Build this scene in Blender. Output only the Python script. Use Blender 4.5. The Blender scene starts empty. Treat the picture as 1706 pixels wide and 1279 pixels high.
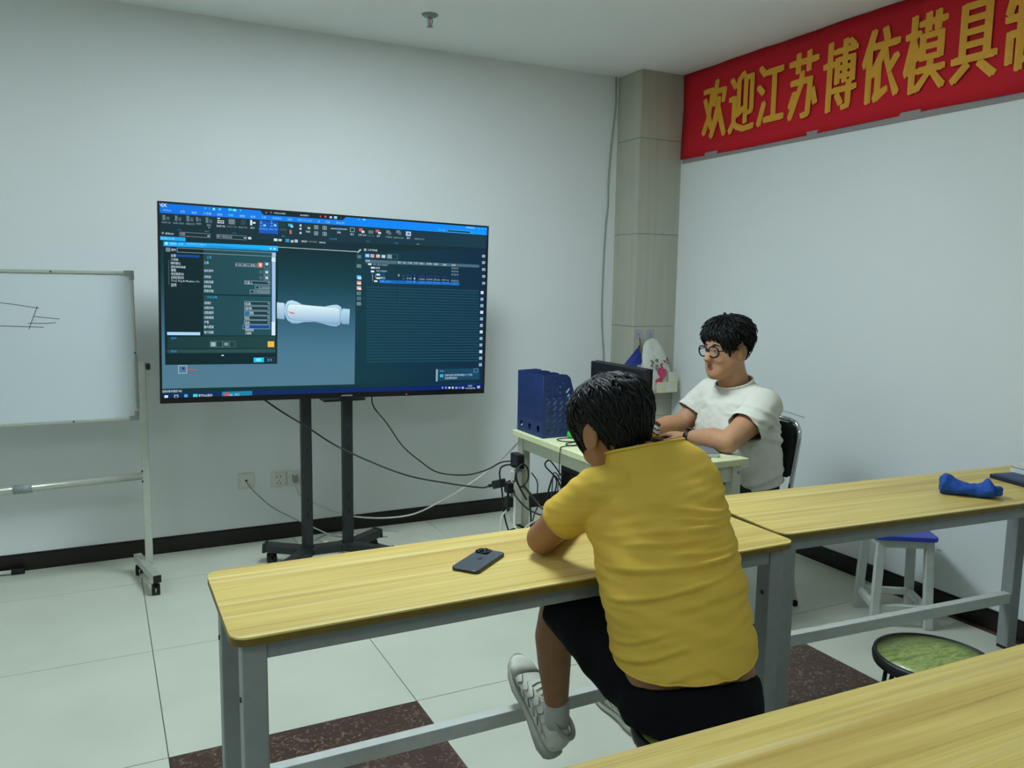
import bpy, bmesh, math, random, json
import numpy as np
from mathutils import Vector, Matrix, noise
PI = math.pi
S = bpy.context.scene
COL = S.collection

# ------------------------------------------------------------------ camera, world, exposure
def look(yaw, pitch, roll):
    F = Vector((math.sin(yaw)*math.cos(pitch), math.cos(yaw)*math.cos(pitch), -math.sin(pitch)))
    Rt = Vector((math.cos(yaw), -math.sin(yaw), 0)); U = Rt.cross(F)
    R2 = math.cos(roll)*Rt + math.sin(roll)*U; U2 = -math.sin(roll)*Rt + math.cos(roll)*U
    return Matrix((R2, U2, -F)).transposed()
cd = bpy.data.cameras.new('camera'); cam = bpy.data.objects.new('camera', cd); COL.objects.link(cam)
cd.sensor_fit = 'HORIZONTAL'; cd.sensor_width = 36; cd.lens = 1360.7/1706*36; cd.clip_start = .05
cam.matrix_world = Matrix.Translation((0, 0, 1.452)) @ look(.4693, .1236, .0148).to_4x4()
S.camera = cam
w = bpy.data.worlds.new('world'); S.world = w; w.use_nodes = True
w.node_tree.nodes['Background'].inputs[0].default_value = (.5, .6, .6, 1)
w.node_tree.nodes['Background'].inputs[1].default_value = .0
S.view_settings.view_transform = 'Standard'; S.view_settings.look = 'None'
S.view_settings.exposure = 0.0; S.view_settings.gamma = 1; S.view_settings.use_curve_mapping = False
PANEL_COLOR = (.85, 1.0, 1.07)
PANELS = [((1.1, 2.8), 47.0), ((-1.6, 2.8), 14.0), ((1.1, -.6), 11.0), ((-1.6, -.1), 17.0)]   # recessed ceiling panels: centre, strength

# ------------------------------------------------------------------ materials
def lin(c):
    if isinstance(c, str): c = tuple(int(c[i:i+2], 16)/255 for i in (0, 2, 4))
    return tuple(x/12.92 if x <= .04045 else ((x+.055)/1.055)**2.4 for x in c)
MATS = {}
def mat(name, srgb, rough=.5, metal=0, var=.06, scale=30, bump=0, bscale=200, spec=.5, coat=0, stretch=None):
    if name in MATS: return MATS[name]
    m = bpy.data.materials.new(name); m.use_nodes = True; nt = m.node_tree; p = nt.nodes['Principled BSDF']
    L = nt.links.new; c = lin(srgb)
    tc = nt.nodes.new('ShaderNodeTexCoord'); mp = nt.nodes.new('ShaderNodeMapping')
    if stretch: mp.inputs['Scale'].default_value = stretch
    L(tc.outputs['Object'], mp.inputs[0])
    n = nt.nodes.new('ShaderNodeTexNoise'); n.inputs['Scale'].default_value = scale; n.inputs['Detail'].default_value = 4
    L(mp.outputs[0], n.inputs['Vector'])
    r = nt.nodes.new('ShaderNodeValToRGB'); r.color_ramp.elements[0].position = .3; r.color_ramp.elements[1].position = .7
    r.color_ramp.elements[0].color = (*[max(0, x*(1-var)) for x in c], 1); r.color_ramp.elements[1].color = (*[min(1, x*(1+var)) for x in c], 1)
    L(n.outputs[0], r.inputs[0]); L(r.outputs[0], p.inputs['Base Color'])
    p.inputs['Roughness'].default_value = rough; p.inputs['Metallic'].default_value = metal
    p.inputs['Specular IOR Level'].default_value = spec; p.inputs['Coat Weight'].default_value = coat
    if bump:
        b = nt.nodes.new('ShaderNodeBump'); b.inputs['Strength'].default_value = bump; b.inputs['Distance'].default_value = .002
        n2 = nt.nodes.new('ShaderNodeTexNoise'); n2.inputs['Scale'].default_value = bscale; n2.inputs['Detail'].default_value = 3
        L(mp.outputs[0], n2.inputs['Vector']); L(n2.outputs[0], b.inputs['Height']); L(b.outputs[0], p.inputs['Normal'])
    MATS[name] = m
    return m
def ramp_mat(name, stops, nscale, mscale, rough=.4, detail=6, dist=0, bump=0, spec=.5, kind='noise'):
    m = bpy.data.materials.new(name); m.use_nodes = True; nt = m.node_tree; p = nt.nodes['Principled BSDF']; L = nt.links.new
    tc = nt.nodes.new('ShaderNodeTexCoord'); mp = nt.nodes.new('ShaderNodeMapping'); mp.inputs['Scale'].default_value = mscale
    L(tc.outputs['Object'], mp.inputs[0])
    n = nt.nodes.new('ShaderNodeTexNoise'); n.inputs['Scale'].default_value = nscale; n.inputs['Detail'].default_value = detail; n.inputs['Distortion'].default_value = dist
    L(mp.outputs[0], n.inputs['Vector'])
    r = nt.nodes.new('ShaderNodeValToRGB'); e = r.color_ramp.elements
    while len(e) < len(stops): e.new(.5)
    for k, (pos, c) in enumerate(stops): e[k].position = pos; e[k].color = (*lin(c), 1)
    L(n.outputs[0], r.inputs[0]); L(r.outputs[0], p.inputs['Base Color'])
    p.inputs['Roughness'].default_value = rough; p.inputs['Specular IOR Level'].default_value = spec
    if bump:
        b = nt.nodes.new('ShaderNodeBump'); b.inputs['Strength'].default_value = bump; b.inputs['Distance'].default_value = .002
        L(n.outputs[0], b.inputs['Height']); L(b.outputs[0], p.inputs['Normal'])
    MATS[name] = m
    return m
def emis(name, rgb, strength):
    m = bpy.data.materials.new(name); m.use_nodes = True; nt = m.node_tree; nt.nodes.clear()
    o = nt.nodes.new('ShaderNodeOutputMaterial'); e = nt.nodes.new('ShaderNodeEmission'); e.inputs[0].default_value = (*rgb, 1); e.inputs[1].default_value = strength
    nt.links.new(e.outputs[0], o.inputs[0]); MATS[name] = m; return m
def glassy(name, rgb, alpha=.25, rough=.1):
    m = bpy.data.materials.new(name); m.use_nodes = True; nt = m.node_tree; p = nt.nodes['Principled BSDF']
    p.inputs['Base Color'].default_value = (*lin(rgb), 1); p.inputs['Roughness'].default_value = rough; p.inputs['Alpha'].default_value = alpha
    MATS[name] = m; return m

mat('wall_paint', 'e2e6e5', .75, var=.012, scale=2, bump=.12, bscale=350, spec=.2)
mat('ceiling_paint', 'f0f2f1', .85, var=.01, scale=2, spec=.1)
mat('floor_tile', 'c6c9b9', .38, var=.045, scale=3, spec=.4)
mat('grout', '6d6e66', .9)
ramp_mat('brown_tile', [(.0, '30201a'), (.50, '3f2a20'), (.585, '4c3426'), (.625, '9a7a62'), (.655, '4a3226'), (.8, '5c4434')], 26, (1, 1, 1), .45, 5, 3.0)
mat('pillar_tile', 'b2b2a2', .4, var=.05, scale=3, spec=.35, stretch=(14, 14, .6))
mat('baseboard_brown', '17110f', .35, var=.3, scale=12, spec=.4)
# yellow beech laminate, streaks along the long side
def wood(name):
    m = bpy.data.materials.new(name); m.use_nodes = True; nt = m.node_tree; p = nt.nodes['Principled BSDF']; L = nt.links.new
    tc = nt.nodes.new('ShaderNodeTexCoord')
    def noi(sc, scale, det, dis):
        mp = nt.nodes.new('ShaderNodeMapping'); mp.inputs['Scale'].default_value = sc; L(tc.outputs['Object'], mp.inputs[0])
        n = nt.nodes.new('ShaderNodeTexNoise'); n.inputs['Scale'].default_value = scale; n.inputs['Detail'].default_value = det; n.inputs['Distortion'].default_value = dis
        L(mp.outputs[0], n.inputs['Vector']); return n
    def ramp(n, st):
        r = nt.nodes.new('ShaderNodeValToRGB'); e = r.color_ramp.elements
        while len(e) < len(st): e.new(.5)
        for k, (pos, c) in enumerate(st): e[k].position = pos; e[k].color = (*lin(c), 1)
        L(n.outputs[0], r.inputs[0]); return r
    a = ramp(noi((.35, 9, 9), 2.2, 3, .3), [(.28, 'b3924a'), (.42, 'cdb060'), (.55, 'dcc572'), (.72, 'c4a656')])
    b = ramp(noi((.8, 70, 70), 2.0, 5, .2), [(.30, 'b09a50'), (.45, 'ffffff'), (.60, 'fffff6'), (.75, 'e2d8b0')])
    c = ramp(noi((.25, 17, 17), 1.3, 1, .1), [(.60, '000000'), (.66, 'a09a78'), (.70, '000000')])
    mx = nt.nodes.new('ShaderNodeMix'); mx.data_type = 'RGBA'; mx.blend_type = 'MULTIPLY'; mx.inputs[0].default_value = .34
    L(a.outputs[0], mx.inputs[6]); L(b.outputs[0], mx.inputs[7])
    ad = nt.nodes.new('ShaderNodeMix'); ad.data_type = 'RGBA'; ad.blend_type = 'SCREEN'; ad.inputs[0].default_value = .8
    L(mx.outputs[2], ad.inputs[6]); L(c.outputs[0], ad.inputs[7]); L(ad.outputs[2], p.inputs['Base Color'])
    p.inputs['Roughness'].default_value = .42; p.inputs['Specular IOR Level'].default_value = .35
    MATS[name] = m
wood('beech_laminate')
mat('brown_edge', '6d5716', .5, var=.15)
mat('grey_steel', '8b908e', .5, var=.05, spec=.4)
mat('black_plastic', '15171a', .45, var=.1)
mat('black_metal', '1b2122', .42, var=.1)
mat('black_gloss', '08090a', .2)
mat('rubber', '0d0d0d', .7)
mat('aluminium', 'c3c6bb', .35, metal=.55, var=.05)
mat('silver_plastic', '8d9391', .45)
mat('whiteboard_face', 'c9d3d6', .3, var=.015, scale=3)
mat('ink', '3a3f44', .6)
mat('white_plastic', 'dcdcd2', .4)
mat('cream_plastic', 'd8d8cc', .45)
mat('grey_cable', '9a9c96', .5); mat('white_cable', 'd2d3cc', .5); mat('black_cable', '101214', .5)
mat('blue_plastic', '24396c', .4, var=.08)
mat('green_plastic', '35c23a', .35); mat('mint', 'b5dcc4', .5)
mat('cream_top', 'd9dcae', .45, var=.04); mat('cream_frame', 'c6cbb6', .5, var=.04)
mat('chrome', 'c8ccd0', .15, metal=1)
mat('black_fabric', '131416', .9, var=.2, bump=.3)
mat('skin', 'b98a68', .55, var=.06, scale=25, spec=.35)
mat('skin_tan', '9a6f4d', .55, var=.06, scale=25, spec=.35)
mat('hair_black', '0a0b0c', .55, var=.3, scale=60, spec=.3)
mat('lip', '94604c', .5); mat('eye_white', 'd8d4cc', .3); mat('eye_dark', '1a1210', .2)
mat('yellow_cotton', 'd6b24a', .85, var=.04, scale=8, bump=.15, bscale=900, spec=.2)
mat('white_cotton', 'd9d8cc', .85, var=.03, scale=8, bump=.15, bscale=900, spec=.2)
mat('black_cotton', '0e0f12', .9, var=.2, scale=20, bump=.2, bscale=600, spec=.15)
mat('dark_trousers', '1e2220', .9, var=.15, scale=20)
mat('shoe_white', 'cfd2c4', .6, var=.08); mat('shoe_grey', 'a7a99c', .6); mat('shoe_line', '6d7064', .7); mat('sock', 'b9bbb4', .9, bump=.4, bscale=700)
mat('blue_cloth', '1d4fa6', .85, var=.1, scale=40, bump=.3, bscale=500)
mat('navy_cover', '14223c', .4); mat('navy_page', '23406a', .5)
mat('stool_blue', '2a3fae', .4); mat('stool_white', 'c4c8c2', .5, var=.05)
ramp_mat('green_marble', [(.30, '6a7c3e'), (.48, '909f58'), (.54, 'a6b370'), (.60, '8a9c54'), (.75, '667a3c')], 16, (1, 3, 1), .35, 10, .8)
mat('banner_red', 'c8202c', .7, var=.05, scale=3, spec=.2, bump=.1, bscale=60)
mat('banner_gold', 'e6a838', .6, var=.04, spec=.3)
mat('paper', 'd8dad2', .7); mat('phone_back', '424a53', .35, var=.03); mat('phone_edge', '12171b', .3); mat('lens', '05070a', .1)
mat('brown_leather', '5a3222', .5); mat('yellow_mark', 'd8b820', .5); mat('notebook_grey', '6f757c', .6)
mat('bag_film', 'cdd0c4', .35); mat('pink_print', 'c8436e', .5); mat('cream_box', 'd8d6b0', .6); mat('hook_plate', 'a6a6b0', .2)
mat('deep_blue', '1c2f86', .7, var=.1)
glassy('lens_glass', 'dfe6ea', .05, .05)
mat('notebook_pale', '958d8b', .7)
mat('bezel', '0b0d10', .3)

# ------------------------------------------------------------------ mesh helpers
class MB:
    """collects shapes into one mesh"""
    def __init__(s, M=None): s.v = []; s.f = []; s.M = M; s.sm = []
    def add(s, vs, fs, smooth=False):
        o = len(s.v)
        for p in vs:
            p = Vector(p); s.v.append(s.M @ p if s.M else p)
        for f in fs: s.f.append([i+o for i in f]); s.sm.append(smooth)
        return s
    def box(s, x0, x1, y0, y1, z0, z1):
        return s.add([(x0,y0,z0),(x1,y0,z0),(x1,y1,z0),(x0,y1,z0),(x0,y0,z1),(x1,y0,z1),(x1,y1,z1),(x0,y1,z1)],
                     [(0,3,2,1),(4,5,6,7),(0,1,5,4),(1,2,6,5),(2,3,7,6),(3,0,4,7)])
    def bar(s, a, b, wx, wy, up=(0,0,1)):
        a = Vector(a); b = Vector(b); t = (b-a).normalized(); u = Vector(up)
        if abs(t.dot(u)) > .99: u = Vector((0,1,0))
        x = t.cross(u).normalized()*wx/2; y = x.cross(t).normalized()*wy/2
        return s.add([p+i*x+j*y for p in (a, b) for i, j in ((-1,-1),(1,-1),(1,1),(-1,1))],
                     [(3,2,1,0),(4,5,6,7),(0,1,5,4),(1,2,6,5),(2,3,7,6),(3,0,4,7)])
    def rings(s, rs, cap=True, closed=False, smooth=True):
        n = len(rs[0]); vs = [p for r in rs for p in r]; fs = []
        m = len(rs)
        for k in range(m if closed else m-1):
            k2 = (k+1) % m
            for i in range(n): fs.append((k*n+i, k*n+(i+1)%n, k2*n+(i+1)%n, k2*n+i))
        if cap and not closed:
            fs.append(tuple(range(n-1, -1, -1))); fs.append(tuple(range((m-1)*n, m*n)))
        return s.add(vs, fs, smooth)
    def tube(s, pts, r, n=8, cap=True):
        pts = [Vector(p) for p in pts]; rs = []; R = r if isinstance(r, (list, tuple)) else [r]*len(pts)
        prev = None
        for k, p in enumerate(pts):
            t = (pts[min(k+1, len(pts)-1)]-pts[max(k-1, 0)]).normalized()
            if prev is None:
                u = Vector((0,0,1)) if abs(t.z) < .9 else Vector((1,0,0)); x = t.cross(u).normalized()
            else:
                x = (prev - t*prev.dot(t)).normalized()
            prev = x; y = t.cross(x)
            rs.append([p+(x*math.cos(2*PI*i/n)+y*math.sin(2*PI*i/n))*R[k] for i in range(n)])
        return s.rings(rs, cap)
    def cyl(s, a, b, r, n=16, r2=None): return s.tube([a, b], [r, r if r2 is None else r2], n)
    def lathe(s, c, prof, n=24, axis='z'):
        rs = []
        for r, h in prof:
            ring = []
            for i in range(n):
                a = 2*PI*i/n; p = (r*math.cos(a), r*math.sin(a), h)
                if axis == 'y': p = (r*math.cos(a), -h, r*math.sin(a))
                if axis == 'x': p = (h, r*math.cos(a), r*math.sin(a))
                ring.append((c[0]+p[0], c[1]+p[1], c[2]+p[2]))
            rs.append(ring)
        return s.rings(rs)
    def prism(s, pts, vec):
        n = len(pts); a = [Vector(p) for p in pts]; b = [p+Vector(vec) for p in a]
        return s.add(a+b, [tuple(range(n-1,-1,-1)), tuple(range(n, 2*n))]+[(i,(i+1)%n,n+(i+1)%n,n+i) for i in range(n)])
    def ball(s, c, r, n=12, m=8):
        rx, ry, rz = (r, r, r) if not isinstance(r, (tuple, list)) else r
        return s.lathe_e(c, rx, ry, rz, n, m)
    def lathe_e(s, c, rx, ry, rz, n, m):
        rs = []
        for k in range(m+1):
            t = PI*min(max(k/m, .02), .98)
            rs.append([(c[0]+rx*math.sin(t)*math.cos(2*PI*i/n), c[1]+ry*math.sin(t)*math.sin(2*PI*i/n), c[2]-rz*math.cos(t)) for i in range(n)])
        return s.rings(rs)
    def mesh(s, name):
        me = bpy.data.meshes.new(name); me.from_pydata([tuple(p) for p in s.v], [], s.f)
        me.polygons.foreach_set('use_smooth', s.sm); me.update()
        bm = bmesh.new(); bm.from_mesh(me); bmesh.ops.recalc_face_normals(bm, faces=bm.faces); bm.to_mesh(me); bm.free()
        return me
def wloc(p):
    v = Vector((0,0,0))
    while p: v += p.location; p = p.parent
    return v
def link(name, me, m, parent=None, world=False, bevel=0, loc=None):
    """one mesh object; world=True: the shape is in room coordinates"""
    o = bpy.data.objects.new(name, me); COL.objects.link(o)
    if m and not me.materials: me.materials.append(MATS[m])
    off = Vector((0,0,0))
    if parent:
        o.parent = parent
        if world: off = wloc(parent)
    elif loc is not None: off = Vector(loc); o.location = off
    if off.length: me.transform(Matrix.Translation(-off))
    if bevel:
        b = o.modifiers.new('bevel', 'BEVEL'); b.width = bevel; b.segments = 2; b.limit_method = 'ANGLE'; b.angle_limit = .7
    return o
def part(name, mb, m, parent, world=True, bevel=0): return link(name, mb.mesh(name), m, parent, world, bevel)
def tag(o, label, cat, group=None):
    o['label'] = label; o['category'] = cat
    if group: o['group'] = group
    return o
def thing(name, label, cat, loc=(0,0,0), rz=0, group=None):
    o = bpy.data.objects.new(name, None); COL.objects.link(o); o.location = loc; o.rotation_euler = (0,0,rz); o.empty_display_size = .1
    return tag(o, label, cat, group)
def solo(name, mb, m, label, cat, loc, group=None, bevel=0): return tag(link(name, mb.mesh(name), m, None, False, bevel, loc), label, cat, group)
def struct(name, mb, m, loc=(0,0,0)):
    o = link(name, mb.mesh(name), m, None, False, 0, loc); o['kind'] = 'structure'; return o
def spline(pts, k=6):
    """Catmull-Rom through the points"""
    P = [Vector(p) for p in pts]; P = [2*P[0]-P[1]]+P+[2*P[-1]-P[-2]]; out = []
    for i in range(1, len(P)-2):
        for j in range(k):
            t = j/k; a, b, c, d = P[i-1], P[i], P[i+1], P[i+2]
            out.append(.5*((2*b)+(c-a)*t+(2*a-5*b+4*c-d)*t*t+(3*b-a-3*c+d)*t**3))
    return out+[P[-2]]
def rrect(x0, x1, y0, y1, r, n=5):
    pts = []
    for cx, cy, a0 in ((x1-r,y0+r,-PI/2),(x1-r,y1-r,0),(x0+r,y1-r,PI/2),(x0+r,y0+r,PI)):
        for k in range(n+1): a = a0+PI/2*k/n; pts.append((cx+r*math.cos(a), cy+r*math.sin(a)))
    return pts
def flat_curve(outer, holes, thick):
    """a plate with holes, in its own x/y plane, centred on z = 0"""
    cu = bpy.data.curves.new('tmp', 'CURVE'); cu.dimensions = '2D'; cu.fill_mode = 'BOTH'; cu.extrude = thick/2
    for pts in [outer]+holes:
        sp = cu.splines.new('POLY'); sp.points.add(len(pts)-1); sp.use_cyclic_u = True
        for p, q in zip(sp.points, pts): p.co = (q[0], q[1], 0, 1)
    o = bpy.data.objects.new('tmp', cu); COL.objects.link(o)
    me = bpy.data.meshes.new_from_object(o.evaluated_get(bpy.context.evaluated_depsgraph_get()))
    bpy.data.objects.remove(o); return me
def text_meshes(items):
    """items: (text, bold) -> meshes of flat lettering, with the built-in font"""
    obs = []
    for s, bold in items:
        cu = bpy.data.curves.new('tmp', 'FONT'); cu.body = s; cu.size = 1; cu.resolution_u = 3 if bold else 1; cu.offset = bold
        o = bpy.data.objects.new('tmp', cu); COL.objects.link(o); obs.append(o)
    dg = bpy.context.evaluated_depsgraph_get(); out = []
    for o in obs: out.append(bpy.data.meshes.new_from_object(o.evaluated_get(dg)))
    for o in obs: bpy.data.objects.remove(o)
    return out
def fuse(mb, voxel, smooth=4, fac=.5):
    """join overlapping shapes into one continuous skin"""
    me = mb.mesh('tmp'); o = bpy.data.objects.new('tmp', me); COL.objects.link(o)
    r = o.modifiers.new('r', 'REMESH'); r.mode = 'VOXEL'; r.voxel_size = voxel; r.use_smooth_shade = True
    if smooth: q = o.modifiers.new('s', 'SMOOTH'); q.iterations = smooth; q.factor = fac
    out = bpy.data.meshes.new_from_object(o.evaluated_get(bpy.context.evaluated_depsgraph_get()))
    bpy.data.objects.remove(o); return out
def displace(me, fn):
    n = len(me.vertices); co = np.empty(n*3); no = np.empty(n*3)
    me.vertices.foreach_get('co', co); me.vertices.foreach_get('normal', no); co = co.reshape(-1, 3); no = no.reshape(-1, 3)
    d = np.array([fn(Vector(c)) for c in co]); me.vertices.foreach_set('co', (co+no*d[:, None]).ravel()); me.update()
def cut(me, co, no, near=None):
    """open the mesh at a plane (everything on the side no points to goes)"""
    bm = bmesh.new(); bm.from_mesh(me); co = Vector(co); no = Vector(no)
    fs = [f for f in bm.faces if near is None or near(f.calc_center_median())]
    geom = list({v for f in fs for v in f.verts})+list({e for f in fs for e in f.edges})+fs
    bmesh.ops.bisect_plane(bm, geom=geom, plane_co=co, plane_no=no, dist=1e-5)
    dead = [f for f in bm.faces if (f.calc_center_median()-co).dot(no) > 0 and (near is None or near(f.calc_center_median()))]
    bmesh.ops.delete(bm, geom=dead, context='FACES'); bm.to_mesh(me); bm.free()
def solidify(o, t):
    s = o.modifiers.new('solid', 'SOLIDIFY'); s.thickness = t; s.offset = -1
def ell(c, ax, ay, rx, ry, n=24, p=2.0, ry2=None):
    c = Vector(c); out = []
    for i in range(n):
        a = 2*PI*i/n; ca, sa = math.cos(a), math.sin(a)
        k = (abs(ca)**p+abs(sa)**p)**(-1/p)
        out.append(c+Vector(ax)*rx*ca*k+Vector(ay)*(ry if sa >= 0 or ry2 is None else ry2)*sa*k)
    return out

# ------------------------------------------------------------------ the room
XL, XR, YN, YF, HC = -3.065, 3.384, -3.06, 4.575, 2.77
X0, Y0, TS = .135, 2.5417, .8
fl = struct('floor', MB().box(XL-.1, XR+.1, YN-.1, YF+.1, -.08, -.006), 'grout')
for i in range(-4, 5):
    for j in range(-7, 3):
        a, b = max(X0+i*TS, XL)+.0015, min(X0+(i+1)*TS, XR)-.0015
        c, d = max(Y0+j*TS, YN)+.0015, min(Y0+(j+1)*TS, YF)-.0015
        if b-a < .01 or d-c < .01: continue
        part('tile', MB().box(a, b, c, d, -.01, 0), 'brown_tile' if (j == -1 and i % 2 == 0) else 'floor_tile', fl, bevel=0)
struct('wall_front', MB().box(XL-.1, XR+.1, YF, YF+.12, -.08, HC+.05), 'wall_paint')
wr = struct('wall_right', MB().box(XR, XR+.12, YN-.1, YF, -.08, HC+.05), 'wall_paint')
struct('wall_left', MB().box(XL-.12, XL, YN-.1, YF, -.08, HC+.05), 'wall_paint')
struct('wall_rear', MB().box(XL, XR, YN-.12, YN, -.08, HC+.05), 'wall_paint')
struct('ceiling', MB().box(XL, XR, YN, YF, HC, HC+.1), 'ceiling_paint')
BH, BT = .08, .015
struct('baseboard_front', MB().box(XL, XR, YF-BT, YF, 0, BH).box(XL, XR, YF-BT*.6, YF, BH, BH+.006), 'baseboard_brown')
struct('baseboard_right', MB().box(XR-BT, XR, YN, 4.3, 0, BH).box(XR-BT*.6, XR, YN, 4.3, BH, BH+.006), 'baseboard_brown')
struct('baseboard_left', MB().box(XL, XL+BT, YN, YF-BT, 0, BH), 'baseboard_brown')
struct('baseboard_rear', MB().box(XL+BT, XR-BT, YN, YN+BT, 0, BH), 'baseboard_brown')
for pts in ([(3.383,3.39,.757),(3.3825,3.36,.765),(3.3825,3.33,.766),(3.3825,3.30,.762)], [(3.3825,3.29,.766),(3.3825,3.24,.758),(3.3825,3.17,.752)], [(3.3825,2.345,.27),(3.3825,2.33,.268),(3.3825,2.32,.271)]):
    part('scuff_mark', MB().tube(spline(pts, 3), .0012, 4), 'notebook_grey', wr)
# corner pillar clad in stone tiles
PX, PY = 3.0605, 4.3183
pl = struct('pillar', MB().box(PX+.012, XR, PY+.012, YF, 0, HC), 'grout')
zs = [0, .005, .595, 1.183, 1.771, 2.36, HC]
for z0, z1 in zip(zs[1:-1], zs[2:]):
    part('tile', MB().box(PX, PX+.012, PY+.0005, YF, z0+.0012, z1-.0012), 'pillar_tile', pl)
    part('tile', MB().box(PX+.0005, XR, PY, PY+.012, z0+.0012, z1-.0012), 'pillar_tile', pl)

# recessed light panels in the ceiling (above and behind the camera)
for k, ((x, y), st) in enumerate(PANELS):
    t = thing('ceiling_light', 'square recessed ceiling light panel, %s' % ('above the desks', 'over the whiteboard side of the room', 'behind the last desk row', 'in the rear corner away from the banner')[k], 'ceiling light', (x, y, HC), 0, 'recessed ceiling panels')
    a = .30
    part('frame', MB().box(-a-.02, a+.02, -a-.02, -a, -.008, 0).box(-a-.02, a+.02, a, a+.02, -.008, 0).box(-a-.02, -a, -a, a, -.008, 0).box(a, a+.02, -a, a, -.008, 0), 'white_plastic', t, False)
    emis('panel_light_%d' % k, PANEL_COLOR, st)
    part('diffuser', MB().box(-a, a, -a, a, -.004, -.001), 'panel_light_%d' % k, t, False)

# ------------------------------------------------------------------ long desks
def desk(label, loc, rz, L=1.5, D=.42, H=.75):
    t = thing('long_desk', label, 'desk', (loc[0], loc[1], 0), rz, 'long beech-topped desks')
    o = rrect(0, L, 0, D, .035, 6)
    part('tabletop', MB().prism([(x, y, H-.004) for x, y in o], (0, 0, .004)), 'beech_laminate', t, False)
    part('brown_edge', MB().prism([(x, y, H-.019) for x, y in o], (0, 0, .0149)), 'brown_edge', t, False)  # rim of the top, a darker brown than the laminate
    g = .022; s = .05
    for x in (g, L-g-s):
        for y in (g, D-g-s):
            lg = part('leg', MB().box(x, x+s, y, y+s, .012, H-.019), 'grey_steel', t, False, .003)
            part('foot_cap', MB().box(x+.002, x+s-.002, y+.002, y+s-.002, 0, .012), 'rubber', lg, False)
            part('bolt', MB().lathe((x-.003, y+s/2, .60), [(.006, 0), (.006, .004)], 10, 'x'), 'black_metal', lg, False)
    part('apron', MB().box(g+s, L-g-s, g+.004, g+.03, H-.062, H-.019), 'grey_steel', t, False, .002)
    part('apron', MB().box(g+s, L-g-s, D-g-.03, D-g-.004, H-.062, H-.019), 'grey_steel', t, False, .002)
    for x in (g+.004, L-g-.03):
        part('side_rail', MB().box(x, x+.026, g+s, D-g-s, H-.062, H-.019), 'grey_steel', t, False, .002)
    part('foot_bar', MB().box(g+s, L-g-s, D-g-.045, D-g-.012, .198, .24), 'stool_white', t, False, .002)
    return t
desk('front-row long desk with the phone, where the man in yellow leans', (.205, 1.600), 0)
desk('slightly turned long desk holding the blue cloth, by the banner wall', (1.718, 1.664), math.radians(-4.2), 1.565)
desk('nearest long desk, cut off by the bottom of the photo', (.22, .548), math.radians(-1.75), 1.6)

# ------------------------------------------------------------------ stools
def round_stool(label, x, y, h=.44, r=.155):
    t = thing('round_stool', label, 'stool', (x, y, 0), 0, 'round green stools')
    part('seat', MB().lathe((0, 0, 0), [(.02, h-.022), (r-.012, h-.022), (r-.008, h-.002), (r*.6, h), (.02, h)], 40), 'green_marble', t, False)
    part('rim', MB().lathe((0, 0, 0), [(r-.010, h-.03), (r, h-.028), (r+.003, h-.012), (r, h+.001), (r-.008, h+.002), (r-.010, h-.005)], 40), 'black_plastic', t, False)
    for k in range(4):
        a = PI/4+k*PI/2+.25; c, s = math.cos(a), math.sin(a); n = (-s*.022, c*.022)
        lg = MB().tube([(c*.115+n[0], s*.115+n[1], h-.024), (c*.155+n[0]*.6, s*.155+n[1]*.6, .03), (c*.158, s*.158, .008), (c*.155-n[0]*.6, s*.155-n[1]*.6, .03), (c*.115-n[0], s*.115-n[1], h-.024)], .006, 8)
        part('leg', lg, 'black_metal', t, False)
    part('ring', MB().tube([(math.cos(2*PI*k/32)*.142, math.sin(2*PI*k/32)*.142, .16) for k in range(33)], .005, 6), 'black_metal', t, False)
round_stool('green round stool standing empty beside the turned desk', 2.03, 1.39)
round_stool('green round stool under the man in yellow', 1.195, 1.385, .44, .15)
bs = thing('square_stool', 'square stool with a blue seat and white wooden legs', 'stool', (3.09, 2.335, 0), math.radians(-33), None)
for sx in (-1, 1):
    for sy in (-1, 1):
        part('leg', MB().bar((sx*.112, sy*.112, 0), (sx*.098, sy*.098, .385), .034, .034), 'stool_white', bs, False, .003)
for a, b in (((-1,-1),(1,-1)),((-1,1),(1,1)),((-1,-1),(-1,1)),((1,-1),(1,1))):
    part('stretcher', MB().bar((a[0]*.108, a[1]*.108, .085), (b[0]*.108, b[1]*.108, .085), .022, .03), 'stool_white', bs, False, .002)
    part('seat_rail', MB().bar((a[0]*.098, a[1]*.098, .37), (b[0]*.098, b[1]*.098, .37), .022, .035), 'stool_white', bs, False, .002)
part('seat', MB().prism([(x, y, .388) for x, y in rrect(-.13, .13, -.13, .13, .025)], (0, 0, .02)), 'stool_blue', bs, False, .004)

# ------------------------------------------------------------------ television on its rolling stand
tvx = Vector((math.cos(.0288)*math.cos(.0223), math.sin(.0288)*math.cos(.0223), -math.sin(.0223)))
tvz = Vector((0, .0055, 1)); tvz = (tvz-tvx*tvz.dot(tvx)).normalized(); tvy = tvz.cross(tvx)
TM = Matrix.Translation((1.0604, 4.0, 1.3174)) @ Matrix((tvx, tvy, tvz)).transposed().to_4x4()
TW, TH = 1.634, .9007
tv = thing('television', 'large flat television showing milling software on a rolling stand', 'television', (1.0604, 4.02, .87))
body = MB(TM); body.box(-TW/2, TW/2, .0, .022, -TH/2, TH/2); body.box(-TW*.36, TW*.36, .022, .05, -TH*.42, TH*.12)
part('body', body, 'bezel', tv, True, .002)
bz = MB(TM)
bl, bt_, bb = .009, .009, .026
bz.box(-TW/2, -TW/2+bl, -.004, 0, -TH/2, TH/2).box(TW/2-bl, TW/2, -.004, 0, -TH/2, TH/2).box(-TW/2+bl, TW/2-bl, -.004, 0, TH/2-bt_, TH/2).box(-TW/2+bl, TW/2-bl, -.004, 0, -TH/2, -TH/2+bb)
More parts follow.
